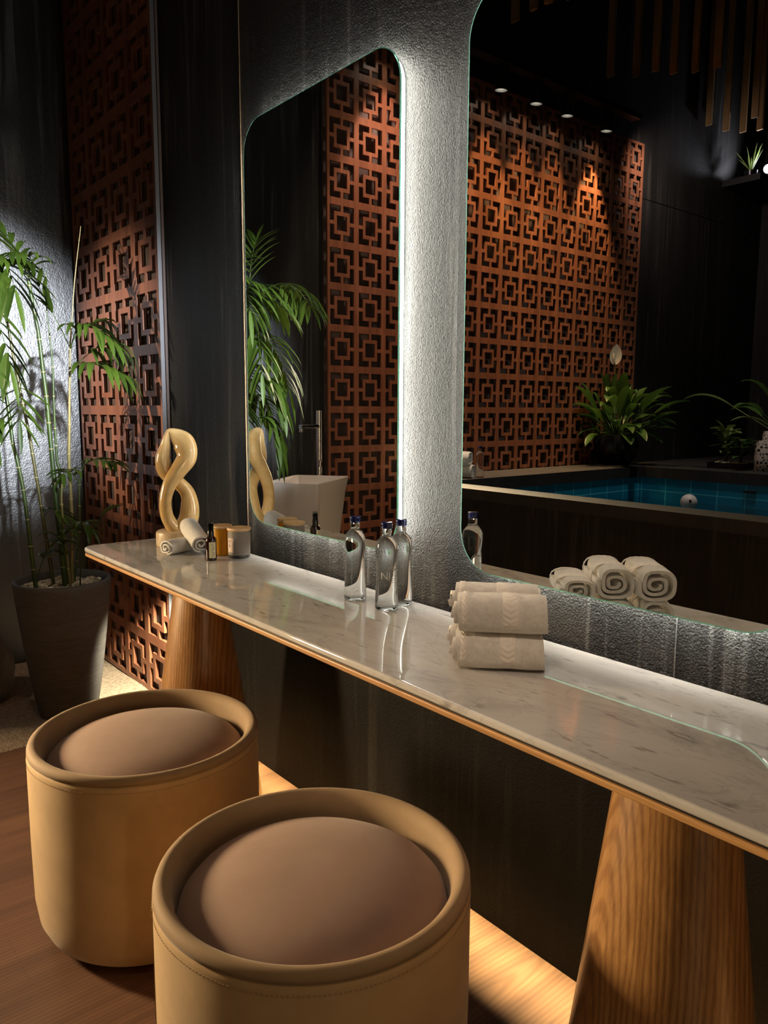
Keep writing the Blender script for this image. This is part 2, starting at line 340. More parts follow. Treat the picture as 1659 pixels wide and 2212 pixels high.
# ------------------------------------------------------------------ mesh helpers
def link(name, me, mat, parent=None):
    o = bpy.data.objects.new(name, me); COL.objects.link(o)
    if mat is not None:
        for mm in (mat if isinstance(mat, (list, tuple)) else [mat]): me.materials.append(mm)
    if parent: o.parent = parent
    return o
def mesh(name, V, F, mat, parent=None, smooth=True, angle=40, mi=None):
    me = bpy.data.meshes.new(name); me.from_pydata([tuple(v) for v in V], [], [tuple(f) for f in F])
    if mi: me.polygons.foreach_set('material_index', mi)
    bm = bmesh.new(); bm.from_mesh(me); bmesh.ops.recalc_face_normals(bm, faces=bm.faces); bm.to_mesh(me); bm.free()
    if smooth:
        me.polygons.foreach_set('use_smooth', [True] * len(me.polygons)); me.set_sharp_from_angle(angle=radians(angle))
    me.update(); return link(name, me, mat, parent)
class MB:
    def __init__(s): s.v = []; s.f = []; s.m = []
    def add(s, V, F, mi=0):
        n = len(s.v); s.v += [Vector(v) for v in V]; s.f += [tuple(i + n for i in f) for f in F]; s.m += [mi] * len(F); return s
    def box(s, x0, y0, z0, x1, y1, z1, mi=0):
        V = [(x, y, z) for x in (x0, x1) for y in (y0, y1) for z in (z0, z1)]
        return s.add(V, [(0, 1, 3, 2), (4, 6, 7, 5), (0, 4, 5, 1), (2, 3, 7, 6), (0, 2, 6, 4), (1, 5, 7, 3)], mi)
    def lathe(s, prof, n=48, c=(0, 0, 0), mi=0, sx=1.0, sy=1.0):
        V = []; F = []; rows = []
        for r, z in prof:
            if r <= 1e-6: rows.append([len(V)]); V.append((c[0], c[1], c[2] + z))
            else:
                rows.append(list(range(len(V), len(V) + n)))
                V += [(c[0] + sx * r * cos(2 * pi * k / n), c[1] + sy * r * sin(2 * pi * k / n), c[2] + z) for k in range(n)]
        for a, b2 in zip(rows[:-1], rows[1:]):
            for k in range(n):
                k2 = (k + 1) % n
                if len(a) == 1 and len(b2) == 1: continue
                if len(a) == 1: F.append((a[0], b2[k], b2[k2]))
                elif len(b2) == 1: F.append((a[k], b2[0], a[k2]))
                else: F.append((a[k], a[k2], b2[k2], b2[k]))
        return s.add(V, F, mi)
    def tube(s, pts, rad, n=8, mi=0, caps=True):
        pts = [Vector(p) for p in pts]; L = len(pts); V = []; F = []
        if not isinstance(rad, (list, tuple)): rad = [rad] * L
        ref = None
        for i, p in enumerate(pts):
            t = (pts[min(i + 1, L - 1)] - pts[max(i - 1, 0)]).normalized()
            if ref is None:
                ref = Vector((0, 0, 1)) if abs(t.z) < 0.9 else Vector((1, 0, 0))
            a = t.cross(ref).normalized(); bb = t.cross(a).normalized(); ref = a.cross(t) * 1.0
            V += [p + rad[i] * (cos(2 * pi * k / n) * a + sin(2 * pi * k / n) * bb) for k in range(n)]
        for i in range(L - 1):
            for k in range(n):
                k2 = (k + 1) % n; F.append((i * n + k, i * n + k2, (i + 1) * n + k2, (i + 1) * n + k))
        if caps: F.append(tuple(range(n))); F.append(tuple(range((L - 1) * n, L * n)))
        return s.add(V, F, mi)
    def xf(s, mat):
        s.v = [mat @ v for v in s.v]; return s
    def sc(s, k):
        s.v = [v * k for v in s.v]; return s
    def build(s, name, mat, parent=None, smooth=True, angle=40):
        return mesh(name, s.v, s.f, mat, parent, smooth, angle, s.m if isinstance(mat, (list, tuple)) else None)
def tag(o, label=None, cat=None, group=None, kind=None):
    if label: o['label'] = label
    if cat: o['category'] = cat
    if group: o['group'] = group
    if kind: o['kind'] = kind
    return o
def thing(name, loc, label, cat, group=None, rz=0.0):
    o = bpy.data.objects.new(name, None); COL.objects.link(o); o.location = loc; o.rotation_euler = (0, 0, rz); o.empty_display_size = 0.05
    return tag(o, label, cat, group)
def copy_tree(o, parent=None):
    c = o.copy(); COL.objects.link(c)
    if parent: c.parent = parent
    for ch in list(o.children): copy_tree(ch, c)
    return c
def struct(o): o['kind'] = 'structure'; return o
def catmull(pts, n, closed=False):
    P = [Vector(p) for p in pts]; out = []; L = len(P); segs = L if closed else L - 1
    for i in range(segs):
        if closed: p0, p1, p2, p3 = P[(i - 1) % L], P[i], P[(i + 1) % L], P[(i + 2) % L]
        else: p0, p1, p2, p3 = P[max(i - 1, 0)], P[i], P[i + 1], P[min(i + 2, L - 1)]
        for k in range(n):
            t = k / n
            out.append(0.5 * ((2 * p1) + (-p0 + p2) * t + (2 * p0 - 5 * p1 + 4 * p2 - p3) * t * t + (-p0 + 3 * p1 - 3 * p2 + p3) * t ** 3))
    if not closed: out.append(P[-1].copy())
    return out
K = 0.947                                   # depth factor of the console top and of what stands on it
def tc(x, y, z=0.76):
    p = Vector((x, y, z)); return CAM + K * (p - CAM)
TOPZ = tc(0, 0).z

# ------------------------------------------------------------------ room shell
XL, XR, YB, ZC = -4.03, 2.6, -7.15, 5.5
mb = MB().box(-2.98, YB, -0.10, XR + .1, 0.1, 0.0); o = struct(mb.build('floor', M['deck'], smooth=False))
# sand bed in the corner, softly uneven
n = 60; V = []; F = []
for i in range(n + 1):
    for j in range(n + 1):
        x = XL + (1.05) * i / n; y = -1.95 + 1.95 * j / n
        h = 0.006 * sin(9 * x + 3 * y) + 0.004 * sin(17 * y - 6 * x) + random.uniform(-.0015, .0015)
        V.append((x, y, max(-0.004, h - 0.003) if i < n else -0.004))
for i in range(n):
    for j in range(n):
        a = i * (n + 1) + j; F.append((a, a + n + 1, a + n + 2, a + 1))
o = mesh('sand_bed', V, F, M['sand']); tag(o, 'pale sand bed in the corner under the potted palm', 'sand', kind='stuff')
mb = MB().box(XL - .1, YB, -0.10, -2.98, 0.1, -0.012); struct(mb.build('floor_sand_base', M['soil'], smooth=False)).name = 'floor_left'
struct(MB().box(XL - .1, 0.0, 0.74, XR + .1, 0.1, ZC).build('wall_front', M['slate'], smooth=False))
struct(MB().box(XL - .1, 0.0, 0.0, XR + .1, 0.1, 0.74).build('wall_front_lower', M['slate_low_shaded'], smooth=False))
struct(MB().box(XL - .1, -2.6, 0.0, XL, 0.0, ZC).build('wall_left', M['slate_left'], smooth=False))
struct(MB().box(XL - .1, YB, 0.0, XL, -2.6, 3.105).build('wall_left_rear', M['slate_far'], smooth=False))
struct(MB().box(XL - .1, YB, 3.112, XL, -2.6, ZC).build('wall_left_upper', M['slate_far'], smooth=False))
struct(MB().box(XL - .1, YB - .1, 0.0, XR + .1, YB, ZC).build('wall_back', M['slate_far'], smooth=False))
struct(MB().box(XR, YB, 0.0, XR + .1, 0.0, ZC).build('wall_right', M['black'], smooth=False))
struct(MB().box(XL - .1, YB - .1, ZC, XR + .1, 0.1, ZC + .1).build('ceiling', M['black'], smooth=False))
struct(MB().box(-2.994, -0.0345, 0.0, -2.989, -0.0185, 3.75).build('trim_1', M['trim_grey'], smooth=False))
struct(MB().box(-2.3735, -0.0015, 0.75, -2.3705, 0.0005, ZC).build('trim_2', M['brass'], smooth=False))
struct(MB().box(-0.7435, -0.001, 0.75, -0.7415, 0.0005, ZC).build('trim_3', M['alu'], smooth=False))
# the vertical joint in the far slate
struct(MB().box(XL, -6.093, 0.8, XL + 0.002, -6.088, 3.1).build('trim_4', M['stone_dark'], smooth=False))

# ------------------------------------------------------------------ carved square-pattern screens
def fret(nx, nz, px, pz, th):
    cut = [0, .0215, .0585, .0815, .114, .136, .1685, .1915, .2285, .25]
    def solid(i, j):
        if i in (0, 8) or j in (0, 8): return True
        if 2 <= i <= 6 and 2 <= j <= 6: return not (3 <= i <= 5 and 3 <= j <= 5)
        if i == 4 or j == 4: return True
        return False
    xs = [a * px + c / .25 * px for a in range(nx) for c in cut[:-1]] + [nx * px]
    zs = [a * pz + c / .25 * pz for a in range(nz) for c in cut[:-1]] + [nz * pz]
    NX, NZ = len(xs) - 1, len(zs) - 1
    g = [[solid(i % 9, j % 9) for j in range(NZ)] for i in range(NX)]
    idx = {}; V = []; F = []
    def vid(i, j, k):
        key = (i, j, k)
        if key not in idx: idx[key] = len(V); V.append((xs[i], -th if k else 0.0, zs[j]))
        return idx[key]
    for i in range(NX):
        for j in range(NZ):
            if not g[i][j]: continue
            F.append((vid(i, j, 1), vid(i + 1, j, 1), vid(i + 1, j + 1, 1), vid(i, j + 1, 1)))
            F.append((vid(i, j, 0), vid(i, j + 1, 0), vid(i + 1, j + 1, 0), vid(i + 1, j, 0)))
            if i == 0 or not g[i - 1][j]: F.append((vid(i, j, 0), vid(i, j, 1), vid(i, j + 1, 1), vid(i, j + 1, 0)))
            if i == NX - 1 or not g[i + 1][j]: F.append((vid(i + 1, j, 0), vid(i + 1, j + 1, 0), vid(i + 1, j + 1, 1), vid(i + 1, j, 1)))
            if j == 0 or not g[i][j - 1]: F.append((vid(i, j, 0), vid(i + 1, j, 0), vid(i + 1, j, 1), vid(i, j, 1)))
            if j == NZ - 1 or not g[i][j + 1]: F.append((vid(i, j + 1, 0), vid(i, j + 1, 1), vid(i + 1, j + 1, 1), vid(i + 1, j + 1, 0)))
    return V, F
t = thing('carved_screen', (-3.995, -0.0185, 0.004), 'narrow tall red-brown carved wood screen beside the mirror wall, behind the palm', 'screen')
V, F = fret(4, 16, .25, .25, .014); mesh('fretwork', V, F, M['sapele'], t, smooth=False)
MB().box(0.0, 0.006, 0, 1.0, 0.0165, 4.0).build('backing_panel', M['back_panel'], t, smooth=False)
t = thing('carved_screen', (-3.985, -1.528, 0.004), 'wide red-brown carved wood screen on the left wall, seen lit by spots in the mirrors', 'screen', rz=-pi / 2)
V, F = fret(15, 14, .2213, .2515, .014)
o = mesh('fretwork', [(x, -y - .0, z) for x, y, z in V], F, M['sapele'], t, smooth=False)
MB().box(0.0, -0.042, 0, 15 * .2213, -0.034, 14 * .2515).build('backing_panel', M['back_panel'], t, smooth=False)

# ------------------------------------------------------------------ lit mirrors
def rrect(x0, x1, z0, z1, r, n=12):
    P = []
    for cx, cz, a0 in ((x1 - r, z1 - r, 0), (x0 + r, z1 - r, 90), (x0 + r, z0 + r, 180), (x1 - r, z0 + r, 270)):
        for k in range(n + 1):
            a = radians(a0 + 90 * k / n); P.append((cx + r * cos(a), cz + r * sin(a)))
    return P
MY = -0.0285
def mirror(x0, x1, label):
    t = thing('lit_mirror', ((x0 + x1) / 2, 0, 0.884), label, 'mirror', 'backlit rounded mirrors over the marble console')
    hw = (x1 - x0) / 2; P = rrect(-hw, hw, 0, 1.281, 0.10, 14); L = len(P)
    Pi = rrect(-hw + .0025, hw - .0025, .0025, 1.2785, 0.0975, 14)
    V = [(x, MY, z) for x, z in Pi]; mesh('mirror_glass', V, [tuple(range(L))], M['mirror'], t, smooth=False)
    V = [(x, MY + .0004, z) for x, z in P] + [(x, MY + .0045, z) for x, z in P] + [(x, MY, z) for x, z in Pi]
    F = [(k, (k + 1) % L, L + (k + 1) % L, L + k) for k in range(L)] + [(k, 2 * L + k, 2 * L + (k + 1) % L, (k + 1) % L) for k in range(L)] + [tuple(range(L, 2 * L))]
    mesh('glass_edge', V, F, M['mirror_edge'], t, smooth=False)
    ins = 0.014; Q = rrect(-hw + ins, hw - ins, ins, 1.281 - ins, 0.085, 10); L = len(Q)
    V = [(x, MY + .0045, z) for x, z in Q] + [(x, -0.0008, z) for x, z in Q]
    mesh('back_frame', V, [(k, (k + 1) % L, L + (k + 1) % L, L + k) for k in range(L)] + [tuple(range(L, 2 * L))], M['alu'], t, smooth=False)
    Q = rrect(-hw + ins - .002, hw - ins + .002, ins - .002, 1.283 - ins, 0.090, 10)
    V = [(x, -0.0130, z) for x, z in Q] + [(x, -0.0030, z) for x, z in Q]
    o = mesh('led_strip', V, [(k, (k + 1) % L, L + (k + 1) % L, L + k) for k in range(L)], M['led'], t, smooth=False); o['label'] = 'glowing white led strip'
mirror(-2.3075, -1.5275, 'tall rounded backlit mirror above the candles and bottles, farther from the viewer')
mirror(-1.2935, -0.5135, 'rounded backlit mirror above the folded towels, nearest the viewer, cut by the frame')

# ------------------------------------------------------------------ marble console
fy = tc(0, -0.424).y; by = tc(0, 0).y; xl = tc(-2.865, 0).x; xr = 0.75
t = thing('marble_console', (xl, by, 0), 'long white marble-topped wall console on conical oak legs', 'console')
def slab(z0, z1, inset, bev, yb):
    r = 0.055; P = [(xr, fy + inset), (xr, yb), (xl + inset + .002, yb)]
    for k in range(0, 13):
        a = radians(180 + 90 * k / 12); P.append((xl + inset + r + r * cos(a), fy + inset + r + r * sin(a)))
    c = Vector((sum(p[0] for p in P) / len(P), (fy + yb) / 2))
    rows = []
    arc = [(bev * (1 - sin(a)), bev * (1 - cos(a))) for a in [pi / 2 * q / 6 for q in range(7)]]
    steps = [(z0, bev + .003)] + [(z0 + dz, ins) for dz, ins in arc[::-1]] + [(z1 - dz, ins) for dz, ins in arc] + [(z1, bev + .003)]
    V = []; L = len(P)
    for z, ins in steps:
        for i, (x, y) in enumerate(P):
            a = Vector(P[i - 1]); b2 = Vector(P[(i + 1) % L]); d = (b2 - a).normalized(); nrm = Vector((-d.y, d.x))
            q = Vector((x, y)); 
            if (c - q).dot(nrm) < 0: nrm = -nrm
            q = q + nrm * ins; V.append((q.x - xl, q.y - by, z))
    F = [tuple(range(L)), tuple(range((len(steps) - 1) * L, len(steps) * L))]
    for s_ in range(len(steps) - 1):
        F += [(s_ * L + k, s_ * L + (k + 1) % L, (s_ + 1) * L + (k + 1) % L, (s_ + 1) * L + k) for k in range(L)]
    return V, F
V, F = slab(TOPZ - .0145, TOPZ, 0, .005, by); mesh('marble_top', V, F, M['marble'], t, angle=40)
V, F = slab(TOPZ - .0185, TOPZ - .0143, .006, .0005, by + .004); mesh('shadow_gap', V, F, M['black_metal'], t, smooth=False)
V, F = slab(TOPZ - .0290, TOPZ - .0183, .001, .002, by + .034); mesh('oak_board', V, F, M['oak_edge'], t)
def leg(x, y, ang):
    mb = MB(); prof = []
    H = TOPZ - .0288
    for k in range(13):
        f = k / 12; prof.append((f, f * H))
    n_ = 96; V = []; F = []
    for f, z in prof:
        rx = .170 + (.0865 - .170) * f; ry = .190 + (.0645 - .190) * f
        V += [(rx * cos(2 * pi * k / n_), ry * sin(2 * pi * k / n_), z) for k in range(n_)]
    for i in range(12):
        F += [(i * n_ + k, i * n_ + (k + 1) % n_, (i + 1) * n_ + (k + 1) % n_, (i + 1) * n_ + k) for k in range(n_)]
    F += [tuple(range(n_)), tuple(range(12 * n_, 13 * n_))]
    mb.add(V, F); o = mb.build('leg', M['oak'], t); o.location = (x - xl, y - by, 0); return o
leg(-2.205, -0.272, 0); leg(-0.577, -0.272, 0)

o = MB().box(-2.70, -.074, .7505, .70, -.058, .7575).build('added_led_profile', M['alu'], smooth=False); o.parent = t; o.location = (-xl, -by, 0)  # housing of the added floor light
o = MB().lathe([(0, 0), (.020, 0), (.024, .010), (.024, .034), (0, .034)], 24).xf(Matrix.Translation((-2.66, -.13, .722))).build('added_sand_lamp', M['black_metal']); o.parent = t; o.location = (-xl, -by, 0)  # housing of the added sand light

# ------------------------------------------------------------------ stools
def stool(label, loc, rz):
    t = thing('drum_stool', loc, label, 'stool', 'tan leather drum stools at the console', rz)
    R, H = 0.272, 0.483
    prof = [(0, 0.004), (R - .075, 0.004), (R - .048, .010), (R - .024, .028), (R - .009, .060), (R - .002, .11), (R, .25), (R, H - .030), (R - .0015, H - .0215), (R - .004, H - .0195)]
    MB().lathe(prof, 128).build('body', M['leather'], t, angle=60)
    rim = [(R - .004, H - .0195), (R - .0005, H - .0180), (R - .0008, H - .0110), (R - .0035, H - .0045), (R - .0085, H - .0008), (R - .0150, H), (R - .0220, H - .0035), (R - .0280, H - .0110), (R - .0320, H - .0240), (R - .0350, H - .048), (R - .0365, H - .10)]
    MB().lathe(rim, 128).build('rim_roll', M['leather_rim_shaded'], t, angle=80)
    rc = R - .0370
    cu = [(0, H - .002), (rc * .25, H - .0035), (rc * .5, H - .009), (rc * .70, H - .018), (rc * .84, H - .029), (rc * .93, H - .042), (rc * .98, H - .056), (rc, H - .074), (rc, H - .10), (0, H - .10)]
    MB().lathe(cu, 128).build('seat_cushion', M['leather_seat'], t, angle=80)
    st = MB(); ns = 230
    for k in range(ns):
        a = 2 * pi * k / ns; d = Vector((cos(a), sin(a), 0)); tg = Vector((-sin(a), cos(a), 0)); p = d * (R + .0002); p.z = H - .034
        st.tube([p - tg * .0022, p + d * .0006, p + tg * .0022], .0007, 5)
    st.build('stitching', M['thread'], t)
    sm = MB().tube([(cos(2.4) * (R + .0006), sin(2.4) * (R + .0006), z) for z in (.05, .2, .35, H - .022)], .0008, 5); sm.build('seam', M['thread'], t)
    return t
stool('tan leather drum stool farther back, standing beside the potted palm', (-1.774, -0.628, 0), 0.0)
stool('tan leather drum stool in front, nearest the viewer, cut by the bottom of the photo', (-1.042, -0.625, 0), 2.0)

# ------------------------------------------------------------------ potted palm
PX, PY = -3.24, -0.384
t = thing('potted_palm', (PX, PY, 0), 'tall bamboo palm with bare canes in a tapered grey pot', 'plant')
pr = []; H = .564
def potr(f): return .112 + (.190 - .112) * (f ** 0.78)
for k in range(25):
    f = k / 24; pr.append((potr(f), f * H))
ribs = []
MB().lathe([(0, 0.0)] + pr + [(.187, H + .004), (.181, H + .005), (.174, H + .001), (.168, H - .03), (.160, H - .10), (0, H - .10)], 96).build('pot', M['pot'], t, angle=50)
MB().lathe([(0, H - .034), (.1675, H - .034)], 48).build('soil', M['soil'], t)
mb = MB(); rng = random.Random(3)
ico = bmesh.new(); bmesh.ops.create_icosphere(ico, subdivisions=1, radius=1.0); IV = [v.co.copy() for v in ico.verts]; IF = [tuple(v.index for v in f.verts) for f in ico.faces]; ico.free()
def pebbles(mb, n, R, z, size, rng, cx=0, cy=0, ry=None):
    for k in range(n):
        a = rng.uniform(0, 2 * pi); r = R * math.sqrt(rng.uniform(0, 1)); s_ = size * rng.uniform(.7, 1.3)
        e = Matrix.Rotation(rng.uniform(0, 6.3), 4, 'Z') @ Matrix.Rotation(rng.uniform(-.6, .6), 4, 'X')
        p = Vector((cx + r * cos(a), cy + r * sin(a) * ((ry or R) / R), z + rng.uniform(-.4, .9) * s_))
        mb.add([p + e @ Vector((v.x * s_ * 1.35, v.y * s_, v.z * s_ * .75)) * rng.uniform(.92, 1.08) for v in IV], IF)
pebbles(mb, 330, .155, H - .03, .0095, rng); o = mb.build('gravel', M['pebble'], t, angle=180); o['kind'] = 'stuff'
VD = Vector((-.96045, .27846, 0)); UD = Vector((.27846, .96045, 0))      # plant axes: away from / across the seating area
def PP(u, z, w=0.0): return UD * u - VD * w + Vector((0, 0, z))
def stem(pts, w0, w1, r0, r1, mat, nodes=True):
    pts = [PP(u, z, w0 + (w1 - w0) * i / (len(pts) - 1)) for i, (u, z) in enumerate(pts)]
    C2 = catmull(pts, 6); L = len(C2); R = [r0 + (r1 - r0) * i / (L - 1) for i in range(L)]
    o = MB().tube(C2, R, 10).build('cane', mat, t)
    if nodes:
        d = 0; nxt = .09
        for i in range(1, L - 1):
            d += (C2[i] - C2[i - 1]).length
            if d > nxt:
                nxt += rng.uniform(.085, .13); tg = (C2[i + 1] - C2[i - 1]).normalized() * .0018
                MB().tube([C2[i] - tg, C2[i], C2[i] + tg], [R[i] * 1.02, R[i] * 1.22, R[i] * 1.02], 10).build('cane_node', M['node_ring'], o)
    return C2
stem([(-.098, .53), (-.108, .673), (-.115, .80), (-.125, .941), (-.139, 1.046), (-.152, 1.125), (-.159, 1.227), (-.166, 1.30), (-.19, 1.5), (-.205, 1.74)], .04, .02, .0085, .006, M['cane_green'])
stem([(-.033, .53), (-.059, .799), (-.070, .92), (-.083, 1.045), (-.093, 1.143), (-.102, 1.212), (-.132, 1.435), (-.139, 1.49), (-.15, 1.6)], -.03, -.05, .0075, .005, M['cane_olive'])
stem([(.010, .53), (-.006, .853), (-.011, .98), (-.014, 1.044), (-.021, 1.231), (-.024, 1.309), (-.032, 1.423), (-.040, 1.548), (-.055, 1.663), (-.065, 1.752)], .03, .03, .0105, .0065, M['cane_green'])
stem([(.022, .53), (.012, .834), (.010, 1.011), (.003, 1.06), (.002, 1.249), (.005, 1.424), (-.001, 1.562), (-.006, 1.639), (-.002, 1.794)], -.01, .0, .0075, .0016, M['cane_green'])
stem([(.030, .53), (.012, .85), (.018, .97)], .07, .06, .0052, .004, M['cane_yellow'])
stem([(.036, .53), (.048, .85), (.048, 1.052), (.055, 1.177), (.060, 1.284), (.069, 1.426), (.074, 1.513), (.087, 1.636), (.103, 1.775), (.134, 1.977)], -.02, -.01, .0085, .0012, M['cane_yellow'])
stem([(.066, .53), (.070, .60), (.084, .665), (.13, .781), (.163, .832)], .06, .08, .0035, .002, M['cane_green'], False)
stem([(.045, .53), (.075, .75), (.085, .95), (.10, 1.02)], -.05, -.04, .005, .003, M['cane_green'])
def leaflet(mb, p, d, L, wd, droop, seg=6, up=Vector((0, 0, 1))):
    d = d.normalized(); V = []; F = []; pos = p.copy()
    for k in range(seg + 1):
        s_ = k / seg
        dd = (d + Vector((0, 0, -1)) * droop * s_ ** 1.3).normalized()
        side = dd.cross(up)
        if side.length < .15: side = dd.cross(Vector((.6, .8, 0)))
        side.normalize(); nn = side.cross(dd)
        w_ = wd * (sin(pi * min(1, (s_ * .92 + .08))) ** .75) * (1 - .25 * s_) * .5
        V += [pos - side * w_ + nn * w_ * .25, pos - nn * w_ * .15, pos + side * w_ + nn * w_ * .25]
        pos = pos + dd * (L / seg)
    for k in range(seg):
        a = 3 * k; F += [(a, a + 1, a + 4, a + 3), (a + 1, a + 2, a + 5, a + 4)]
    mb.add(V, F)
def frond(rach, n_, L, wd, droop, side_ang=60, seed=1, sides=(1, -1), start=.2, mats=None, parent=None, rr=.0022, name='frond'):
    rg = random.Random(seed); C2 = catmull(rach, 8); Lc = len(C2); mb = MB()
    mb.tube(C2, [rr * (1 - .75 * i / Lc) for i in range(Lc)], 5)
    for k in range(n_):
        f = start + (1 - start) * (k + .5) / n_; i = min(int(f * (Lc - 1)), Lc - 2); p = C2[i]
        T = (C2[i + 1] - C2[max(i - 1, 0)]).normalized(); Sd = T.cross(Vector((0, 0, 1)))
        if Sd.length < .1: Sd = UD.copy()
        Sd.normalize()
        ll = L * (sin(pi * (.18 + .75 * (f - start) / (1 - start))) * .35 + .65) * rg.uniform(.85, 1.12)
        for s_ in sides:
            A = radians(side_ang * rg.uniform(.8, 1.15) * (1 - .45 * f))
            d = T * cos(A) + Sd * s_ * sin(A) + Vector((0, 0, rg.uniform(-.05, .15)))
            leaflet(mb, p, d, ll, wd * 1.25 * rg.uniform(.85, 1.1), droop * rg.uniform(.8, 1.25))
    leaflet(mb, C2[-1], (C2[-1] - C2[-3]), L * .8, wd * .8, droop * .7)
    mb.v = [Vector((v.x, v.y if v.y < .24 else .24 + (v.y - .24) * .3, v.z)) for v in mb.v]
    return mb.build(name, mats or M['palm_leaf'], parent or t, angle=180)
P2 = lambda L: [PP(*q) for q in L]
frond(P2([(.080, 1.422, .0), (.129, 1.469, .02), (.184, 1.508, .03), (.237, 1.517, .03), (.291, 1.502, .02), (.335, 1.476, .0)]), 8, .20, .023, 2.6, 70, 11)
frond(P2([(.076, 1.50, .0), (.094, 1.563, .02), (.117, 1.586, .05), (.152, 1.585, .08), (.186, 1.558, .10), (.234, 1.517, .12)]), 8, .17, .022, 2.0, 70, 12)
frond(P2([(.070, 1.41, .01), (.119, 1.436, .05), (.154, 1.439, .09), (.207, 1.422, .11), (.250, 1.399, .12), (.295, 1.381, .12)]), 9, .17, .022, 2.2, 75, 13)
frond(P2([(.085, 1.53, 0), (.11, 1.57, -.03), (.15, 1.60, -.06), (.20, 1.62, -.08), (.25, 1.61, -.09)]), 7, .13, .017, .9, 45, 14)
frond(P2([(.072, 1.505, 0), (.030, 1.60, .02), (-.003, 1.665, .03), (-.045, 1.76, .05), (-.075, 1.80, .06)]), 7, .13, .017, .5, 70, 15, start=.35)
frond(P2([(-.062, 1.75, .03), (-.045, 1.80, .05), (-.06, 1.83, .09), (-.10, 1.83, .14), (-.15, 1.80, .2)]), 7, .13, .020, 1.6, 60, 16)
frond(P2([(-.066, 1.75, .03), (-.10, 1.79, .06), (-.15, 1.80, .10), (-.21, 1.78, .14), (-.27, 1.73, .17)]), 9, .22, .026, 1.8, 65, 17)
frond(P2([(-.064, 1.755, .03), (-.10, 1.86, .0), (-.15, 1.93, -.03), (-.20, 1.96, -.05)]), 7, .2, .022, .6, 55, 18)
frond(P2([(-.100, 1.42, -.04), (-.116, 1.33, .03), (-.122, 1.27, .06), (-.122, 1.21, .08)]), 5, .17, .022, .55, 60, 19, start=.25)
frond(P2([(-.205, 1.74, .02), (-.16, 1.80, .05), (-.13, 1.78, .09), (-.11, 1.70, .12)]), 6, .22, .030, 1.6, 60, 20)
frond(P2([(-.205, 1.74, .02), (-.30, 1.83, .05), (-.42, 1.865, .05), (-.54, 1.85, .04), (-.66, 1.79, .02)]), 13, .20, .024, 2.6, 70, 21, start=.35)
frond(P2([(-.205, 1.74, .02), (-.24, 1.90, .0), (-.28, 2.0, -.02), (-.33, 2.07, -.04)]), 8, .18, .022, .5, 50, 22)
frond(P2([(-.205, 1.74, .02), (-.26, 1.79, -.06), (-.33, 1.79, -.12), (-.41, 1.74, -.16)]), 10, .20, .024, 1.6, 60, 23)
frond(P2([(-.19, 1.55, .02), (-.25, 1.60, .03), (-.32, 1.58, .04), (-.40, 1.48, .05), (-.45, 1.36, .05)]), 11, .24, .026, 2.4, 55, 24)
frond(P2([(-.18, 1.42, .02), (-.24, 1.47, -.04), (-.31, 1.42, -.08), (-.38, 1.32, -.10)]), 10, .22, .024, 2.2, 55, 25)
frond(P2([(-.175, 1.35, .02), (-.22, 1.40, .08), (-.25, 1.36, .12), (-.27, 1.28, .16)]), 9, .22, .026, 2.2, 55, 26)
frond(P2([(-.17, 1.28, .02), (-.26, 1.33, .0), (-.36, 1.26, -.01), (-.46, 1.14, -.02)]), 11, .17, .020, 1.8, 55, 27)
frond(P2([(-.20, 1.70, .02), (-.18, 1.60, .10), (-.155, 1.5, .14), (-.14, 1.42, .16)]), 6, .20, .03, 1.0, 45, 28)
frond(P2([(-.16, 1.2, .03), (-.21, 1.22, .1), (-.24, 1.15, .15), (-.25, 1.05, .17)]), 7, .18, .022, 2.0, 55, 29)
# low sprigs
frond(P2([(.10, 1.02, -.04), (.13, 1.05, .0), (.17, 1.055, .04), (.21, 1.045, .08)]), 6, .12, .020, 1.2, 60, 30)
frond(P2([(.085, .95, -.04), (.06, 1.0, .0), (.04, 1.02, .05), (.02, 1.0, .08)]), 5, .10, .018, 1.3, 60, 31)
frond(P2([(.130, .781, .075), (.163, .832, .08), (.185, .85, .085)]), 2, .12, .017, .7, 45, 32, start=.3)
frond(P2([(.05, .75, .06), (.075, .80, .09), (.10, .81, .12), (.115, .79, .14)]), 5, .11, .020, 1.3, 65, 33)
frond(P2([(.02, .60, .08), (.01, .70, .1), (.0, .76, .12), (.02, .78, .13)]), 5, .12, .022, 1.6, 60, 34)
frond(P2([(-.09, .60, .06), (-.06, .68, .09), (-.02, .73, .1), (.02, .74, .1)]), 4, .10, .016, 1.2, 50, 35)
frond(P2([(-.05, .83, -.02), (-.03, .86, .01), (.0, .85, .03), (.03, .83, .04)]), 4, .10, .018, 1.2, 55, 36)
# rocks in the sand
def rock(loc, sx, sy, sz, seed, label):
    rg = random.Random(seed); bm = bmesh.new(); bmesh.ops.create_icosphere(bm, subdivisions=4, radius=1)
    ph = [(Vector((rg.uniform(-1, 1), rg.uniform(-1, 1), rg.uniform(-1, 1))) * fr, rg.uniform(0, 6), .16 / fr ** .6) for fr in (1.5, 2.2, 3.1, 4.2, 6, 8, 11, 15)]
    for v in bm.verts:
        q = v.co.copy(); k = 1 + sum(a * sin(d.dot(q) + p) for d, p, a in ph)
        v.co = Vector((q.x * sx, q.y * sy, max(q.z, -.75) * sz)) * k
    zmin = min(v.co.z for v in bm.verts)
    for v in bm.verts: v.co.z -= zmin
    me = bpy.data.meshes.new('rock'); bm.to_mesh(me); bm.free()
    me.polygons.foreach_set('use_smooth', [True] * len(me.polygons)); o = link('rock', me, M['rock']); o.location = loc
    tag(o, label, 'rock', 'dark rocks in the sand'); return o
rock((-3.62, -.66, -.006), .16, .14, .17, 5, 'dark rough rock at the left edge, lower one, on the sand behind the grey pot')
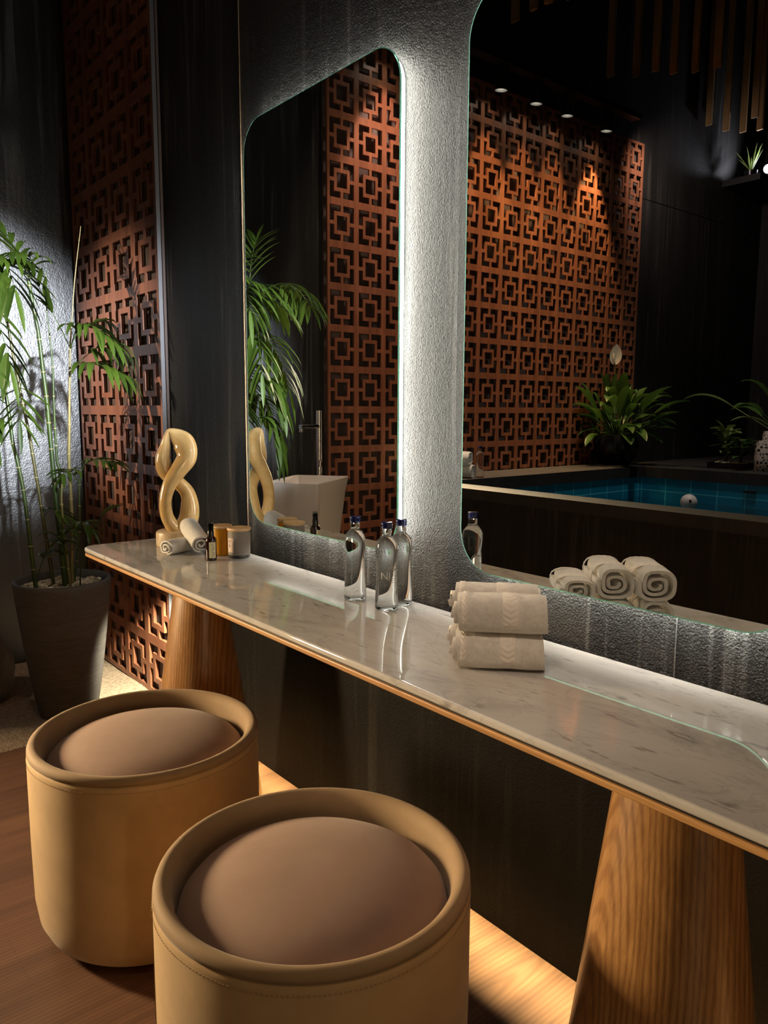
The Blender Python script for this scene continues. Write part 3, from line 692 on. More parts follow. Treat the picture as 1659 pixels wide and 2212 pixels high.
rock((-3.72, -.66, .25), .12, .12, .12, 9, 'smaller dark rough rock lying on top of the other at the left edge')

# ------------------------------------------------------------------ twisted sculpture
bx = tc(-2.672, -.130)
t = thing('twisted_sculpture', bx, 'honey-coloured twisted loop sculpture on a round stone base', 'sculpture')
MB().lathe([(0, 0), (.0735, 0), (.0765, .003), (.077, .008), (.077, .046), (.0755, .052), (.071, .055), (0, .055)], 64).sc(K).build('base', M['onyx_base'], t)
A = Vector((.405, .914, 0)); B = Vector((.914, -.405, 0))          # across / toward the seats
PXM = .00171
# centre x, y in photo units, half width, depth, half depth, twist
KN = [(362, 1146, 16, .012, .024, 0), (344, 1119, 14, .018, .024, .3), (340, 1083, 13, .020, .026, .3), (350, 1047, 15, .020, .026, .2), (370, 1016, 18, .018, .028, -.2),
      (387, 990, 22, .012, .030, -.4), (383, 962, 25, .004, .030, -.3), (369, 945, 18, -.004, .024, -.1), (353, 935, 7, -.008, .016, 0), (347, 946, 7, -.012, .018, .3), (343, 966, 11, -.018, .022, .4), (337, 996, 16, -.022, .026, .3),
      (345, 1024, 17, -.022, .026, -.2), (367, 1044, 15, -.018, .026, -.4), (387, 1068, 16, -.008, .026, -.3), (391, 1101, 20, .002, .028, 0), (384, 1130, 21, .008, .028, .1)]
ctr = [Vector(((x - 363) * PXM, (1148 - y) * PXM * 1.0 + .055, d)) for x, y, w, d, hd, tw in KN]
cw = [Vector((w * PXM, hd, tw)) for x, y, w, d, hd, tw in KN]
cc = catmull(ctr, 10, True); ww = catmull(cw, 10, True); L = len(cc); nq = 20; V = []; F = []
for i in range(L):
    T = (cc[(i + 1) % L] - cc[i - 1]); T.z = 0; T = Vector((T.x, T.y)).normalized(); nx_ = Vector((-T.y, T.x))
    w_, hd, tw = ww[i]
    for k in range(nq):
        a = 2 * pi * k / nq
        ca, sa = cos(a), sin(a); ca = math.copysign(abs(ca) ** 1.25, ca)
        e1 = ca * w_; e2 = sa * hd
        r1 = e1 * cos(tw) - e2 * sin(tw); r2_ = e1 * sin(tw) + e2 * cos(tw)
        h_ = cc[i].x + nx_.x * r1; z_ = cc[i].y + nx_.y * r1; dd = cc[i].z + r2_
        V.append((A * h_ + B * dd + Vector((0, 0, z_))) * K)
for i in range(L):
    for k in range(nq):
        j = (i + 1) % L; F.append((i * nq + k, i * nq + (k + 1) % nq, j * nq + (k + 1) % nq, j * nq + k))
mesh('twisted_loop', V, F, M['onyx'], t, angle=75)

# ------------------------------------------------------------------ towels
BOX = [2.75]
def spiral_roll(L, w, h, turns, th, seed, lay=0.0, nseg=150):
    """rolled towel lying along +x, bottom at z=0: spiral band, uneven ends"""
    rg = random.Random(seed); V = []; F = []; nl = 14
    ph = [rg.uniform(0, 6.3) for _ in range(8)]
    prof = []
    for k in range(nseg + 1):
        s_ = k / nseg; a = 2 * pi * turns * s_ + ph[0] * 0 + pi * .9
        r = 1.0 - (1 - s_) * 0.0
        s0 = (turns - 1) / turns; p_ = .12
        if s_ < s0: rad = .15 + (.5 - p_ - .15) * s_ / s0
        else:
            q_ = min(1.0, (s_ - s0) * turns / .16); rad = .5 - p_ + p_ * q_ * q_ * (3 - 2 * q_)
        rad *= 1 + (.03 * sin(3 * a + ph[1]) + .02 * sin(5 * a + ph[2])) * min(1, max(0, 1.1 - s_ / s0))
        prof.append((a, rad))
    def pt(a, rad, f):
        e = BOX[0]; ca, sa = cos(a), sin(a)
        k = (abs(ca) ** e + abs(sa) ** e) ** (-1 / e)
        return rad * k * ca * w, rad * k * sa * h + h * .5
    for side in (0, 1):
        for k, (a, rad) in enumerate(prof):
            for j in range(nl + 1):
                f = j / nl
                edge = .0018 * sin(a * 1.3 + ph[3]) + (lay * (1 - k / nseg) * .012 if f > .5 else 0)
                x = (edge if f > .5 else -edge - .016 * lay * (1 - k / nseg) * 1.4) * -abs(2 * f - 1) * (1 if f > .5 else -1) + f * L
                pinch = 1 - .02 * math.exp(-((f - .56) / .09) ** 2) - .05 * abs(2 * f - 1) ** 8
                rr = rad * pinch * (1 + .008 * sin(9 * f + ph[4] + 2 * a) + .006 * sin(23 * f + ph[5] + 3 * a)) - (th if side else 0) / w * 1.0
                y, z = pt(a, rr, f); V.append((x, y, max(z, 0.0)))
    S1 = (nseg + 1) * (nl + 1)
    for side in (0, 1):
        o_ = side * S1
        for k in range(nseg):
            for j in range(nl):
                a = o_ + k * (nl + 1) + j; F.append((a, a + 1, a + nl + 2, a + nl + 1))
    for k in range(nseg):
        for j in (0, nl):
            a = k * (nl + 1) + j; F.append((a, a + nl + 1, S1 + a + nl + 1, S1 + a))
    for k in (0, nseg):
        for j in range(nl):
            a = k * (nl + 1) + j; F.append((a, a + 1, S1 + a + 1, S1 + a))
    return V, F
def band_mesh(w, h, x0, x1, a0, a1):
    V = []; F = []; na, nx_ = 150, 26
    for i in range(na + 1):
        a = a0 + (a1 - a0) * i / na
        for j in range(nx_ + 1):
            g = j / nx_; x = x0 + (x1 - x0) * g
            zig = abs(g - .5) * 2
            hgt = .0011 * (0.5 + 0.5 * sin((a * (w + h) * .25) / .0062 * 2 * pi * .5 + zig * 5.0)) * (1 if .1 < g < .9 else .2)
            rad = .5 * .985 + .006 + hgt / w
            e = BOX[0]; ca, sa = cos(a), sin(a); kk = (abs(ca) ** e + abs(sa) ** e) ** (-1 / e)
            V.append((x, rad * kk * ca * w, max(rad * kk * sa * h + h * .5, .0003)))
    for i in range(na):
        for j in range(nx_):
            a = i * (nx_ + 1) + j; F.append((a, a + 1, a + nx_ + 2, a + nx_ + 1))
    return V, F
TA = Vector((.733, .680, 0)); TB = Vector((-.680, .733, 0)); T0 = Vector((-1.02, -.300, .76))
def towel(b_, z_, L, w, h, label, seed, da=0.0, band=True, group='rolled hand towels in the stack'):
    p = T0 + TA * da + TB * b_; p.z = .76 + z_
    o = thing('rolled_towel', tc(*p), label, 'towel', group, math.atan2(TA.y, TA.x))
    V, F = spiral_roll(L, w, h, 2.6, .0085, seed, 1.0); mesh('terry_roll', [Vector(v) * K for v in V], F, M['towel'], o, angle=60)
    if band:
        V, F = band_mesh(w, h, L * .47, L * .66, radians(-70), radians(200)); mesh('woven_band', [Vector(v) * K for v in V], F, M['towel_hem'], o, angle=180)
    V, F = band_mesh(w, h, .002, .014, radians(-70), radians(200)); mesh('hem', [Vector(v) * K for v in V], F, M['towel_hem'], o, angle=180)
    return o
towel(.045, .000, .165, .088, .071, 'cream rolled towel at the bottom front of the stack', 1, 0)
towel(.133, .000, .165, .086, .071, 'cream rolled towel at the bottom of the stack, second from the front', 2, -.01)
towel(.222, .000, .150, .086, .066, 'cream rolled towel at the bottom rear of the stack, next to the mirror wall', 3, .02)
towel(.047, .0715, .168, .092, .074, 'cream rolled towel on top at the front, with a chevron woven band', 4, .002)
towel(.137, .0715, .165, .090, .074, 'cream rolled towel on top of the stack, middle of three', 5, -.008)
towel(.225, .0665, .150, .084, .052, 'cream rolled towel on top at the rear, lowest of the top three', 6, .02)
BOX[0] = 2.3
def small_roll(p1, p2, w, h, label, seed):
    a, b2 = tc(*p1), tc(*p2); d = b2 - a
    o = bpy.data.objects.new('rolled_towel', None); COL.objects.link(o); o.location = a
    o.rotation_euler = d.to_track_quat('X', 'Z').to_euler(); tag(o, label, 'towel', 'small white rolled face towels by the sculpture')
    V, F = spiral_roll(d.length / K, w, h, 2.3, .0062, seed, .4); mesh('terry_roll', [Vector(v) * K for v in V], F, M['towel_white'], o, angle=60)
    return o
small_roll((-2.503, -.247, .760), (-2.552, -.105, .760), .058, .052, 'small white rolled face towel lying flat on the marble by the sculpture', 21)
small_roll((-2.590, -.125, .812), (-2.440, -.150, .766), .066, .064, 'small white rolled face towel resting on top of the other by the sculpture', 22)

# ------------------------------------------------------------------ jars and spray bottle
def curved_patch(r, z0, z1, a0, a1, off=.0003, n=16):
    V = []; F = []
    for k in range(n + 1):
        a = a0 + (a1 - a0) * k / n
        V += [((r + off) * cos(a), (r + off) * sin(a), z0), ((r + off) * cos(a), (r + off) * sin(a), z1)]
    for k in range(n): F.append((2 * k, 2 * k + 2, 2 * k + 3, 2 * k + 1))
    return V, F
t = thing('candle_jar', tc(-2.317, -.067), 'frosted grey glass candle jar with a wooden lid and blush label', 'candle')
MB().lathe([(0, .004), (.0355, .004), (.0372, .012), (.0378, .03), (.0378, .086), (.0365, .090), (.0365, .0935), (.034, .0935), (.034, .012), (0, .012)], 64).sc(K).build('glass_cup', M['frost_grey'], t)
MB().lathe([(0, 0), (.0345, 0), (.0362, .002), (.0372, .0115), (0, .0115)], 64).sc(K).build('foot', M['smoke_base'], t)
MB().lathe([(0, .013), (.0335, .013), (.0335, .075), (0, .075)], 40).sc(K).build('wax', plain('grey_wax', (0.42, 0.37, 0.32), .6), t)
MB().lathe([(0, .0935), (.0388, .0935), (.0398, .0950), (.0398, .1015), (.0385, .1035), (0, .1035)], 64).sc(K).build('lid', M['lid_wood'], t)
V, F = curved_patch(.0378, .022, .070, radians(-100), radians(-58), .0006); o = mesh('label', [Vector(v) * K for v in V], F, M['label_blush'], t)
mb = MB()
for z0, z1, a0, a1 in ((.059, .061, -94, -72), (.054, .0555, -90, -76), (.044, .049, -88, -82), (.040, .045, -85, -78), (.037, .0385, -84, -80)):
    V, F = curved_patch(.0378, z0, z1, radians(a0), radians(a1), .0009, 6); mb.add(V, F)
mb.sc(K).build('label_print', M['ink'], o)
t = thing('candle_jar', tc(-2.399, -.090), 'amber glass candle jar with a wooden lid, behind the spray bottle', 'candle')
MB().lathe([(0, .002), (.034, .002), (.0358, .005), (.0358, .012), (.0350, .014), (.0350, .087), (.0338, .090), (.0338, .094), (.031, .094), (.031, .012), (0, .012)], 64).sc(K).build('glass_cup', M['amber'], t)
MB().lathe([(0, .0125), (.0305, .0125), (.0305, .078), (0, .078)], 40).sc(K).build('wax', plain('amber_wax', (0.70, 0.36, 0.05), .5), t)
MB().lathe([(0, .094), (.0362, .094), (.0370, .0955), (.0370, .1025), (.0358, .104), (0, .104)], 64).sc(K).build('lid', M['lid_wood'], t)
t = thing('spray_bottle', tc(-2.328, -.166), 'small dark brown spray bottle with a cream label', 'bottle')
MB().lathe([(0, 0), (.0172, 0), (.0186, .002), (.0188, .006), (.0186, .066), (.0170, .074), (.0130, .0795), (.0105, .081), (0, .081)], 48).sc(K).build('glass_body', M['brown_glass'], t)
MB().lathe([(0, .0805), (.0108, .0805), (.0108, .0955), (.0100, .0985), (0, .0985)], 40).sc(K).build('collar', M['black_gloss'], t)
MB().lathe([(0, .0985), (.0072, .0985), (.0072, .1225), (.0064, .1245), (0, .1245)], 32).sc(K).build('pump', M['black_gloss'], t)
MB().lathe([(.0097, .0990), (.0095, .1290), (0, .1300), (0, .1285), (.0083, .1278), (.0085, .0990)], 40).sc(K).build('overcap', M['clear_cap'], t)
V, F = curved_patch(.0187, .010, .063, radians(-48), radians(22), .0004); o = mesh('label', [Vector(v) * K for v in V], F, M['label_cream'], t)
mb = MB(); rg = random.Random(5)
for k in range(15):
    z_ = .014 + k * .0031; w0 = rg.uniform(16, 40)
    V, F = curved_patch(.0187, z_, z_ + .0009, radians(-22 - 0), radians(-22 + w0), .0007, 6); mb.add(V, F)
mb.sc(K).build('label_print', M['ink'], o)
V, F = curved_patch(.0187, .008, .063, radians(-160), radians(-125), .0004); mesh('label', [Vector(v) * K for v in V], F, M['label_blush'], t)

# ------------------------------------------------------------------ water bottles
def text_on_cylinder(txt, size, r, z0, a_c, mat, parent, name='print', ext=.0003):
    cu = bpy.data.curves.new('t', 'FONT'); cu.body = txt; cu.size = size; cu.align_x = 'CENTER'; cu.resolution_u = 2
    ob = bpy.data.objects.new('t', cu); COL.objects.link(ob)
    dg = bpy.context.evaluated_depsgraph_get(); me = bpy.data.meshes.new_from_object(ob.evaluated_get(dg))
    bpy.data.objects.remove(ob)
    for v in me.vertices:
        a = a_c + v.co.x / r; v.co = Vector(((r + ext) * cos(a), (r + ext) * sin(a), z0 + v.co.y)) * K
    o = link(name, me, mat, parent); return o
BPROF = [(0, .004), (.012, .0035), (.022, .001), (.026, .0005), (.0287, .003), (.0297, .009), (.0298, .018), (.0293, .032), (.0278, .055), (.0262, .080), (.0253, .100), (.0256, .115), (.0267, .132), (.0281, .148), (.0285, .157), (.0277, .166), (.0250, .175), (.0205, .1815), (.0160, .1855), (.0132, .189), (.0124, .193), (.0122, .203), (.0124, .206), (.0134, .2075), (.0134, .2095), (0, .2095)]
def bottle(loc, label, group, rz=0.0, k=K):
    t = thing('water_bottle', loc, label, 'bottle', group, rz)
    MB().lathe(BPROF, 72).sc(k).build('glass_body', M['bottle_glass'], t, angle=70)
    cap = [(.0137, .2078), (.0146, .2085), (.0146, .2100), (.0138, .2108), (.0145, .2125), (.0138, .2140), (.0144, .2158), (.0146, .2200), (.0143, .2225), (.0130, .2238), (0, .2240)]
    MB().lathe([(0, .2096)] + [(.0137, .2096)] + cap, 48).sc(k).build('cap', M['blue_cap'], t, angle=50)
    return t
def bottle_print(t):
    va = 0.0
    text_on_cylinder('NI', .026, .0262, .082, va - .10, M['print'], t, 'lettering')
    text_on_cylinder('500ml', .004, .0258, .066, va - .10, M['print'], t, 'lettering')
    V = []; F = []; nn = 40; rr = .0205; zc = .094; ac = va + .78
    for k in range(nn):
        a = 2 * pi * k / nn; aa = ac + rr * cos(a) / .0262; V.append((.02665 * cos(aa), .02665 * sin(aa), zc + rr * sin(a)))
        aa = ac + (rr - .0008) * cos(a) / .0262; V.append((.02665 * cos(aa), .02665 * sin(aa), zc + (rr - .0008) * sin(a)))
    F = [(2 * k, 2 * ((k + 1) % nn), 2 * ((k + 1) % nn) + 1, 2 * k + 1) for k in range(nn)]
    mesh('round_print', [Vector(v) * K for v in V], F, M['print'], t)
    mb = MB()
    for z0, z1, w0, w1 in ((.104, .1085, -.25, .55), (.083, .0842, -.4, .45), (.079, .0800, -.35, .40)):
        V, F = curved_patch(.0264, z0, z1, ac + w0, ac + w1, .0003, 8); mb.add(V, F)
    mb.sc(K).build('print_lines', M['print_grey'], t)
    text_on_cylinder('ZA', .011, .0262, .090, ac + .1, M['print'], t, 'lettering')
G = 'glass water bottles with blue caps on the console'
b1 = bottle(tc(-1.605, -.109), 'clear glass water bottle with a blue cap, leftmost of three on the marble', G)
b2 = bottle(tc(-1.472, -.110), 'clear glass water bottle with printed lettering, front one of three on the marble', G, math.atan2(-1.21, 1.472)); bottle_print(b2)
b3 = bottle(tc(-1.489, -.048), 'clear glass water bottle half hidden behind the front one, closest to the wall', G)

# ------------------------------------------------------------------ reflected side of the room: basin and tap
t = thing('pedestal_basin', (-3.535, -1.075, 0), 'white square tapered basin reflected behind the sculpture in the mirror', 'basin', rz=math.atan2(-.435, -.323))
def sq(hx, hy, r, z, n_=6):
    P = []
    for cx, cy_, a0 in ((hx - r, hy - r, 0), (-hx + r, hy - r, 90), (-hx + r, -hy + r, 180), (hx - r, -hy + r, 270)):
        for k in range(n_ + 1): a = radians(a0 + 90 * k / n_); P.append((cx + r * cos(a), cy_ + r * sin(a), z))
    return P
rows = [sq(.16, .10, .02, 0), sq(.17, .105, .02, .2), sq(.205, .130, .02, .55), sq(.245, .152, .02, .80), sq(.263, .163, .02, .872), sq(.263, .163, .02, .880), sq(.250, .150, .015, .880), sq(.235, .138, .02, .80), sq(.19, .10, .03, .72)]
V = [p for r_ in rows for p in r_]; L = len(rows[0]); F = [tuple(range(L)), tuple(range((len(rows) - 1) * L, len(rows) * L))]
for i in range(len(rows) - 1): F += [(i * L + k, i * L + (k + 1) % L, (i + 1) * L + (k + 1) % L, (i + 1) * L + k) for k in range(L)]
mesh('basin_body', V, F, M['porcelain'], t, angle=30)
MB().lathe([(0, .7215), (.02, .7215), (.02, .724), (0, .724)], 24).build('drain', M['chrome'], t)
t = thing('floor_tap', (-3.83, -1.36, 0), 'slim chrome standing tap with a straight spout beside the basin', 'tap')
MB().lathe([(0, 0), (.05, 0), (.05, .012), (.019, .014), (.0165, .02), (.0165, 1.255), (0, 1.258)], 32).build('pole', M['chrome'], t)
MB().tube([(0, 0, 1.16), (.02, .145, 1.16)], .0145, 20).build('spout', M['chrome'], t)
MB().lathe([(0, 0), (.010, 0), (.010, .02), (0, .02)], 20, (.02, .14, 1.13)).build('nozzle', M['chrome'], t)
MB().tube([(.0, 0, .93), (.03, .01, .93), (.032, .012, .96)], .010, 14).build('lever', M['chrome'], t)

# ------------------------------------------------------------------ reflected pool
t = thing('plunge_pool', (-2.0, -3.2, 0), 'raised dark stone plunge pool lined with teal tiles', 'pool')
ox, oy = -2.0, -3.2
def pbox(mb, x0, y0, z0, x1, y1, z1): mb.box(x0 - ox, y0 - oy, z0, x1 - ox, y1 - oy, z1)
RX = 1.2; RZ = .81; ct = .085
mb = MB(); pbox(mb, -3.70, -2.115, RZ - .06, RX, -1.92, RZ); mb.build('front_coping', M['stone_dark'], t, smooth=False)
mb = MB(); pbox(mb, -3.965, -4.36, RZ - ct, -3.545, -2.115, RZ); mb.build('side_coping', M['stone_dark'], t, smooth=False)
mb = MB(); pbox(mb, -3.965, -4.62, RZ - ct, RX, -4.36, RZ); mb.build('rear_coping', M['stone_dark'], t, smooth=False)
mb = MB(); pbox(mb, -3.69, -2.10, 0, RX, -1.935, RZ - .06); pbox(mb, -3.965, -2.36, 0, -3.69, -2.12, RZ - ct); mb.build('front_panel', M['slate_far'], t, smooth=False)
mb = MB(); pbox(mb, -3.56, -4.40, .0, RX, -4.37, RZ - ct); pbox(mb, -3.60, -4.40, .0, -3.56, -2.10, RZ - ct); pbox(mb, -3.6, -4.40, .0, RX, -2.1, .02); pbox(mb, -3.60, -2.13, .0, RX, -2.105, RZ - .06)
o = mb.build('tile_lining', M['tile'], None, smooth=False); o.parent = t; o['label'] = 'teal square tiles'
mb = MB(); pbox(mb, -3.558, -4.368, .555, RX, -2.132, .56); mb.build('water', M['water'], t, smooth=False)
mb = MB(); pbox(mb, -2.69, -4.369, .665, -2.60, -4.355, .683); mb.build('overflow_slot', M['black_gloss'], t, smooth=False)
mb = MB(); mb.box(XL, YB, .0, RX, -4.62, .79); o = mb.build('planting_ledge', M['stone_dark'], smooth=False); struct(o); o.name = 'floor_back'
o = thing('float_ball', (-2.86, -3.9, .613), 'small white round ball with a dark hole floating in the pool', 'ball')
MB().lathe([(.0 if k in (0, 24) else .058 * sin(pi * k / 24), -.058 * cos(pi * k / 24)) for k in range(25)], 40).build('shell', M['ball'], o)
MB().lathe([(0, 0), (.012, 0), (.012, .004), (0, .004)], 20).xf(Matrix.Translation((.035, .0445, .012)) @ Matrix.Rotation(radians(-82), 4, 'X') @ Matrix.Rotation(0, 4, 'Y')).build('hole', M['black_gloss'], o)
# things on the pool rim
G2 = 'glass water bottles with blue caps on the pool rim'
bb = copy_tree(b1); bb.location = (-3.60, -2.51, RZ); bb['label'] = 'small reflected water bottle standing on the pool rim beside the white towel'; bb['group'] = G2
bb = copy_tree(b1); bb.location = (-3.78, -2.50, RZ); bb['label'] = 'small reflected water bottle mostly hidden behind the white towel on the pool rim'; bb['group'] = G2
for z_, y_, lab, sd in ((0, -2.36, 'white rolled towel on the pool rim, lower of two', 31), (.088, -2.33, 'white rolled towel on the pool rim, upper of two', 32)):
    o = thing('rolled_towel', (-3.80, y_, RZ + z_), lab, 'towel', 'rolled towels on the pool rim', radians(-25))
    V, F = spiral_roll(.22, .098, .090, 2.4, .010, sd, .4); mesh('terry_roll', V, F, M['towel_white'], o, angle=60)
# peace lily
t = thing('peace_lily', (-3.835, -4.42, RZ), 'bushy peace lily with one white flower in a round black pot', 'plant')
MB().lathe([(0, 0), (.09, 0), (.13, .02), (.17, .07), (.187, .13), (.182, .19), (.160, .25), (.150, .252), (.150, .235), (0, .235)], 64).build('pot', M['black_gloss'], t)
def broad_leaf(mb, p, d, L, wd, droop, seg=9):
    leaflet(mb, p, d, L, wd, droop, seg)
rg = random.Random(8)
for k in range(58):
    a = rg.uniform(0, 2 * pi); el = rg.uniform(.15, 1.35); r0 = rg.uniform(0, .06)
    base = Vector((r0 * cos(a), r0 * sin(a), .235)); d = Vector((cos(a) * cos(el), sin(a) * cos(el), sin(el)))
    sl = rg.uniform(.14, .36); mb = MB(); mid = base + d * sl + Vector((0, 0, -.02 * cos(el)))
    mb.tube([base, base + d * sl * .5, mid], [.004, .0032, .0024], 5)
    broad_leaf(mb, mid, d, rg.uniform(.22, .34), rg.uniform(.085, .135), rg.uniform(.5, 1.7)); mb.v = [Vector((v.x if v.x > -.11 else -.11 + (v.x + .11) * .12, v.y, v.z)) for v in mb.v]
    mb.build('leaf', M['lily_leaf'], t, angle=180)
mb = MB(); mb.tube(catmull([(0, 0, .24), (-.01, .02, .5), (-.03, .0, .72), (-.05, .0, .86)], 6), .004, 6); o = mb.build('flower_stalk', M['cane_green'], t)
mb = MB(); leaflet(mb, Vector((-.05, 0, .84)), Vector((.10, .02, 1)), .17, .115, -.1, 10, Vector((.75, .66, 0))); mb.build('spathe', M['spathe'], o, angle=180)
mb = MB(); mb.tube([(-.05, .015, .86), (-.047, .02, .89), (-.046, .02, .93)], [.006, .008, .004], 8); mb.build('spadix', M['label_cream'], o)
# succulent tray, vases and leafy plant on the ledge
t = thing('planter_tray', (-3.12, -5.0, .79), 'low black tray of gravel with small succulents on the rear pool ledge', 'planter')
mb = MB(); mb.box(-.15, -.10, 0, .15, .10, .008); mb.box(-.15, -.10, .008, -.142, .10, .05); mb.box(.142, -.10, .008, .15, .10, .05); mb.box(-.142, -.10, .008, .142, -.092, .05); mb.box(-.142, .092, .008, .142, .10, .05); mb.build('tray', M['black_gloss'], t, smooth=False)
mb = MB(); pebbles(mb, 110, .132, .046, .011, rg, 0, 0, .082); o = mb.build('gravel', M['pebble'], t, angle=180); o['kind'] = 'stuff'
def succulent(cx, cy_, h, n_, spread, seed, mat):
    rg = random.Random(seed); mb = MB(); mb.tube([(cx, cy_, .04), (cx + .01, cy_, .04 + h * .6), (cx, cy_, .04 + h)], [.012, .010, .006], 8); o = mb.build('stem', M['cane_olive'], t)
    mb = MB()
    for k in range(n_):
        a = rg.uniform(0, 6.28); z_ = .04 + h * (.35 + .65 * k / n_); el = rg.uniform(-.1, .9); s_ = .045 * rg.uniform(.7, 1.3)
        p = Vector((cx + spread * .25 * cos(a), cy_ + spread * .25 * sin(a), z_)); d = Vector((cos(a) * cos(el), sin(a) * cos(el), sin(el)))
        leaflet(mb, p, d, s_ * 2 * (spread / .12), s_ * 1.35, .4, 6)
    mb.build('foliage', mat, o, angle=180)
succulent(-.04, 0, .30, 40, .13, 4, M['jade_leaf']); succulent(.09, .02, .19, 30, .11, 6, M['lily_leaf'])
for (x_, y_, s_, lab) in ((-2.86, -5.16, 1.15, 'taller white vase with a dark speckle pattern on the pool ledge'), (-2.82, -4.92, .9, 'shorter white dark-speckled vase at the right edge of the mirror')):
    t = thing('speckled_vase', (x_, y_, .79), lab, 'vase', 'speckled vases on the pool ledge')
    MB().lathe([(0, 0), (.06, 0), (.068, .01), (.072, .12), (.068, .25), (.062, .27), (.056, .265), (.058, .1), (0, .05)], 48).sc(s_).build('vase_body', M['lace'], t)
t = thing('leafy_plant', (-2.62, -5.05, .79), 'tall green leafy plant whose leaf tips enter at the right edge of the mirror', 'plant')
MB().lathe([(0, 0), (.12, 0), (.15, .25), (.14, .25), (.13, .2), (0, .2)], 40).build('pot', M['black_gloss'], t)
rg = random.Random(12)
for k in range(16):
    a = 2.4 * k; el = rg.uniform(.5, 1.3); d = Vector((cos(a) * cos(el), sin(a) * cos(el), sin(el))); mb = MB(); base = Vector((0, 0, .2)); mid = base + d * rg.uniform(.25, .6)
    mb.tube([base, mid], .004, 5); leaflet(mb, mid, d, rg.uniform(.3, .4), .085, 1.2, 8); mb.build('leaf', M['jade_leaf'] if k % 2 else M['lily_leaf'], t, angle=180)

# ------------------------------------------------------------------ high shelf, spots, hanging slats
o = MB().box(-4.03, YB, 3.44, -3.66, -6.30, 3.50).build('planter_shelf', M['black_metal'], smooth=False); tag(o, 'dark high shelf carrying a spotlight and spiky plant, top right of the mirror', 'shelf')
t = thing('shelf_spotlight', (-3.72, -6.58, 3.50), 'small bright spotlight on the high shelf at the right edge of the mirror', 'light')
MB().lathe([(0, 0), (.035, 0), (.035, .012), (.010, .014), (.010, .05), (0, .05)], 24).build('foot', M['black_metal'], t)
MX = Matrix.Translation((0, 0, .10)) @ (Vector((2.3, 6.0, -3.0))).to_track_quat('Z', 'Y').to_matrix().to_4x4()
MB().lathe([(0, -.09), (.030, -.09), (.034, -.06), (.040, 0.0), (.046, .012), (.046, .018), (.043, .018), (.038, -.004)], 32).xf(MX).build('housing', M['black_metal'], t)
MB().lathe([(0, -.004), (.0378, -.004)], 32).xf(MX).build('lens', M['lamp_lens_cool'], t)
t = thing('spiky_plant', (-3.80, -6.40, 3.50), 'small spiky pale plant on the high shelf next to the spotlight', 'plant')
MB().lathe([(0, 0), (.05, 0), (.06, .06), (.05, .06), (.05, .05), (0, .05)], 24).build('pot', M['black_gloss'], t)
rg = random.Random(2)
for k in range(14):
    a = rg.uniform(0, 6.28); el = rg.uniform(.7, 1.45); mb = MB(); leaflet(mb, Vector((0, 0, .05)), Vector((cos(a) * cos(el), sin(a) * cos(el), sin(el))), rg.uniform(.18, .30), .018, .25, 5); mb.build('leaf', M['jade_leaf'], t, angle=180)
t = thing('fill_lamp', FILL_LAMP, 'added warm fill lamp hanging on the wide carved screen, beside the basin', 'light')  # added to light the stool sides, no known lamp here
MX = (FILL_LAMP_AIM - FILL_LAMP).to_track_quat('Z', 'Y').to_matrix().to_4x4()
MB().box(-.11, -.38, -.04, .11, .38, .05).xf(MX).build('housing', M['black_metal'], t, smooth=False)
MB().box(-.10, -.37, .05, .10, .37, .053).xf(MX).build('diffuser', M['fill_lamp_glow'], t, smooth=False)
MB().tube([(0, 0, -.03), (0, -.02, -.10)], .03, 16).xf(MX).build('bracket', M['black_metal'], t)
t2 = copy_tree(t); t2.location = (2.43, -1.75, 1.15); t2.rotation_euler = (0, 0, radians(180)); t2['label'] = 'added warm fill lamp hanging on the dark right wall, outside the photo'  # second added lamp, fills the near leg from the right
o = MB().box(-3.87, -4.5, 3.60, -3.79, -1.7, 3.64).build('track_rail', M['black_metal'], smooth=False); tag(o, 'long black lighting track along the top of the wide carved screen', 'lighting track')
tr = None
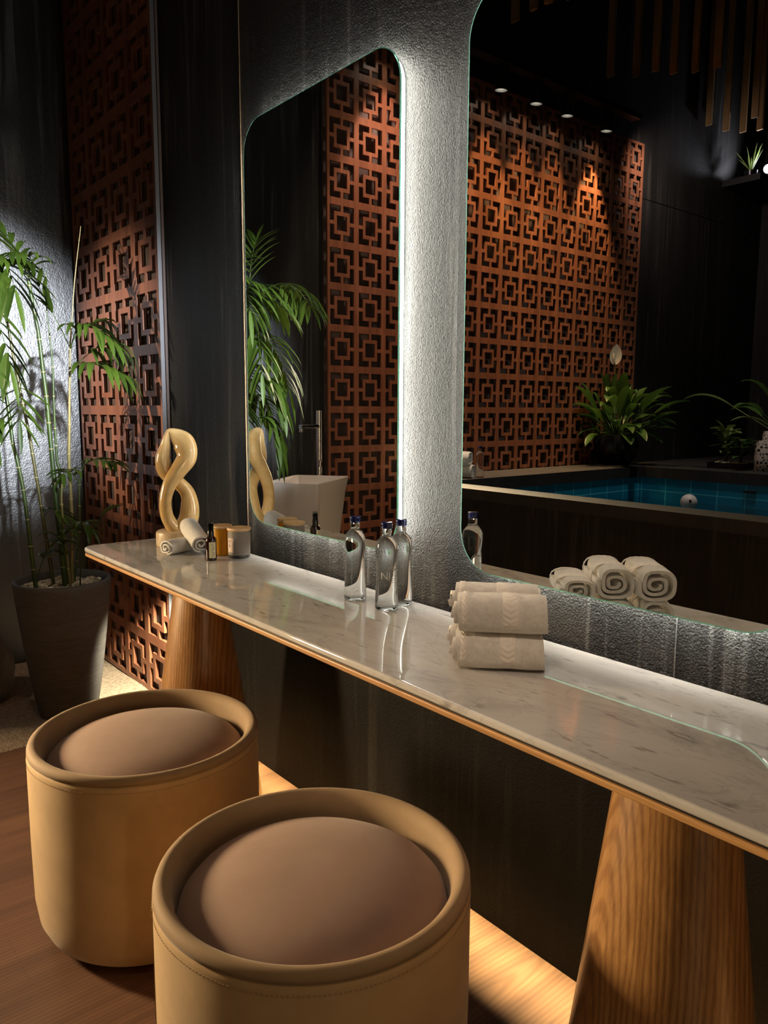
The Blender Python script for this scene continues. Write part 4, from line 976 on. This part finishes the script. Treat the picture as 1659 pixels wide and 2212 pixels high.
names = ['first', 'second', 'third', 'fourth', 'fifth', 'sixth']
for i, p in enumerate(TRACK_SPOTS):
    lab = 'black track spotlight above the wide carved screen, %s from the mirror wall' % names[i]
    if tr is None:
        t = tr = thing('track_spotlight', p, lab, 'light', 'track spotlights above the wide carved screen')
        MXs = (Vector((-.16, -.03, -1.46))).to_track_quat('Z', 'Y').to_matrix().to_4x4()
        MB().lathe([(0, -.12), (.040, -.12), (.042, -.02), (.044, .030), (.0415, .030), (.038, -.006), (0, -.006)], 32).xf(MXs).build('housing', M['black_metal'], t)
        MB().lathe([(0, -.0050), (.0378, -.0050)], 32).xf(MXs).build('lens', M['lamp_lens'], t)
        MB().tube([(0, 0, .10), (0, 0, .145)], .012, 12).build('bracket', M['black_metal'], t)
    else:
        t = copy_tree(tr); t.location = p; t['label'] = lab
SL = [(-3.928, -4.256, 0), (-3.796, -4.413, 0), (-3.640, -4.440, 0), (-3.574, -4.587, 0), (-3.451, -4.694, 0), (-3.30, -4.75, 0), (-3.824, -3.001, 0), (-3.643, -2.979, 0), (-3.523, -2.987, 0), (-3.40, -3.05, 0),
      (-3.96, -5.86, 0), (-3.93, -6.12, 0), (-3.845, -6.278, 0), (-3.712, -6.341, 0), (-3.60, -6.0, 0), (-3.48, -6.2, 0), (-3.36, -5.95, 0)]
sl0 = None
for i, (x_, y_, z_) in enumerate(SL):
    if sl0 is None:
        o = sl0 = MB().box(-.030, -.012, 0, .030, .012, ZC - 3.9).build('hanging_slat', M['slat'], smooth=False)
    else: o = copy_tree(sl0)
    o.location = (x_, y_, 3.9); o.rotation_euler = (0, 0, 0.2 * sin(i * 2.1)); 
    ordn = ['first', 'second', 'third', 'fourth', 'fifth', 'sixth', 'seventh']
    lab = 'middle cluster over the pool' if i < 6 else ('cluster at the top left of the mirror' if i < 10 else 'far cluster beside the high shelf')
    tag(o, 'brown slat, %s from left in the %s' % (ordn[i if i < 6 else (i - 6 if i < 10 else i - 10)], lab), 'slat', 'hanging wooden slats over the pool')
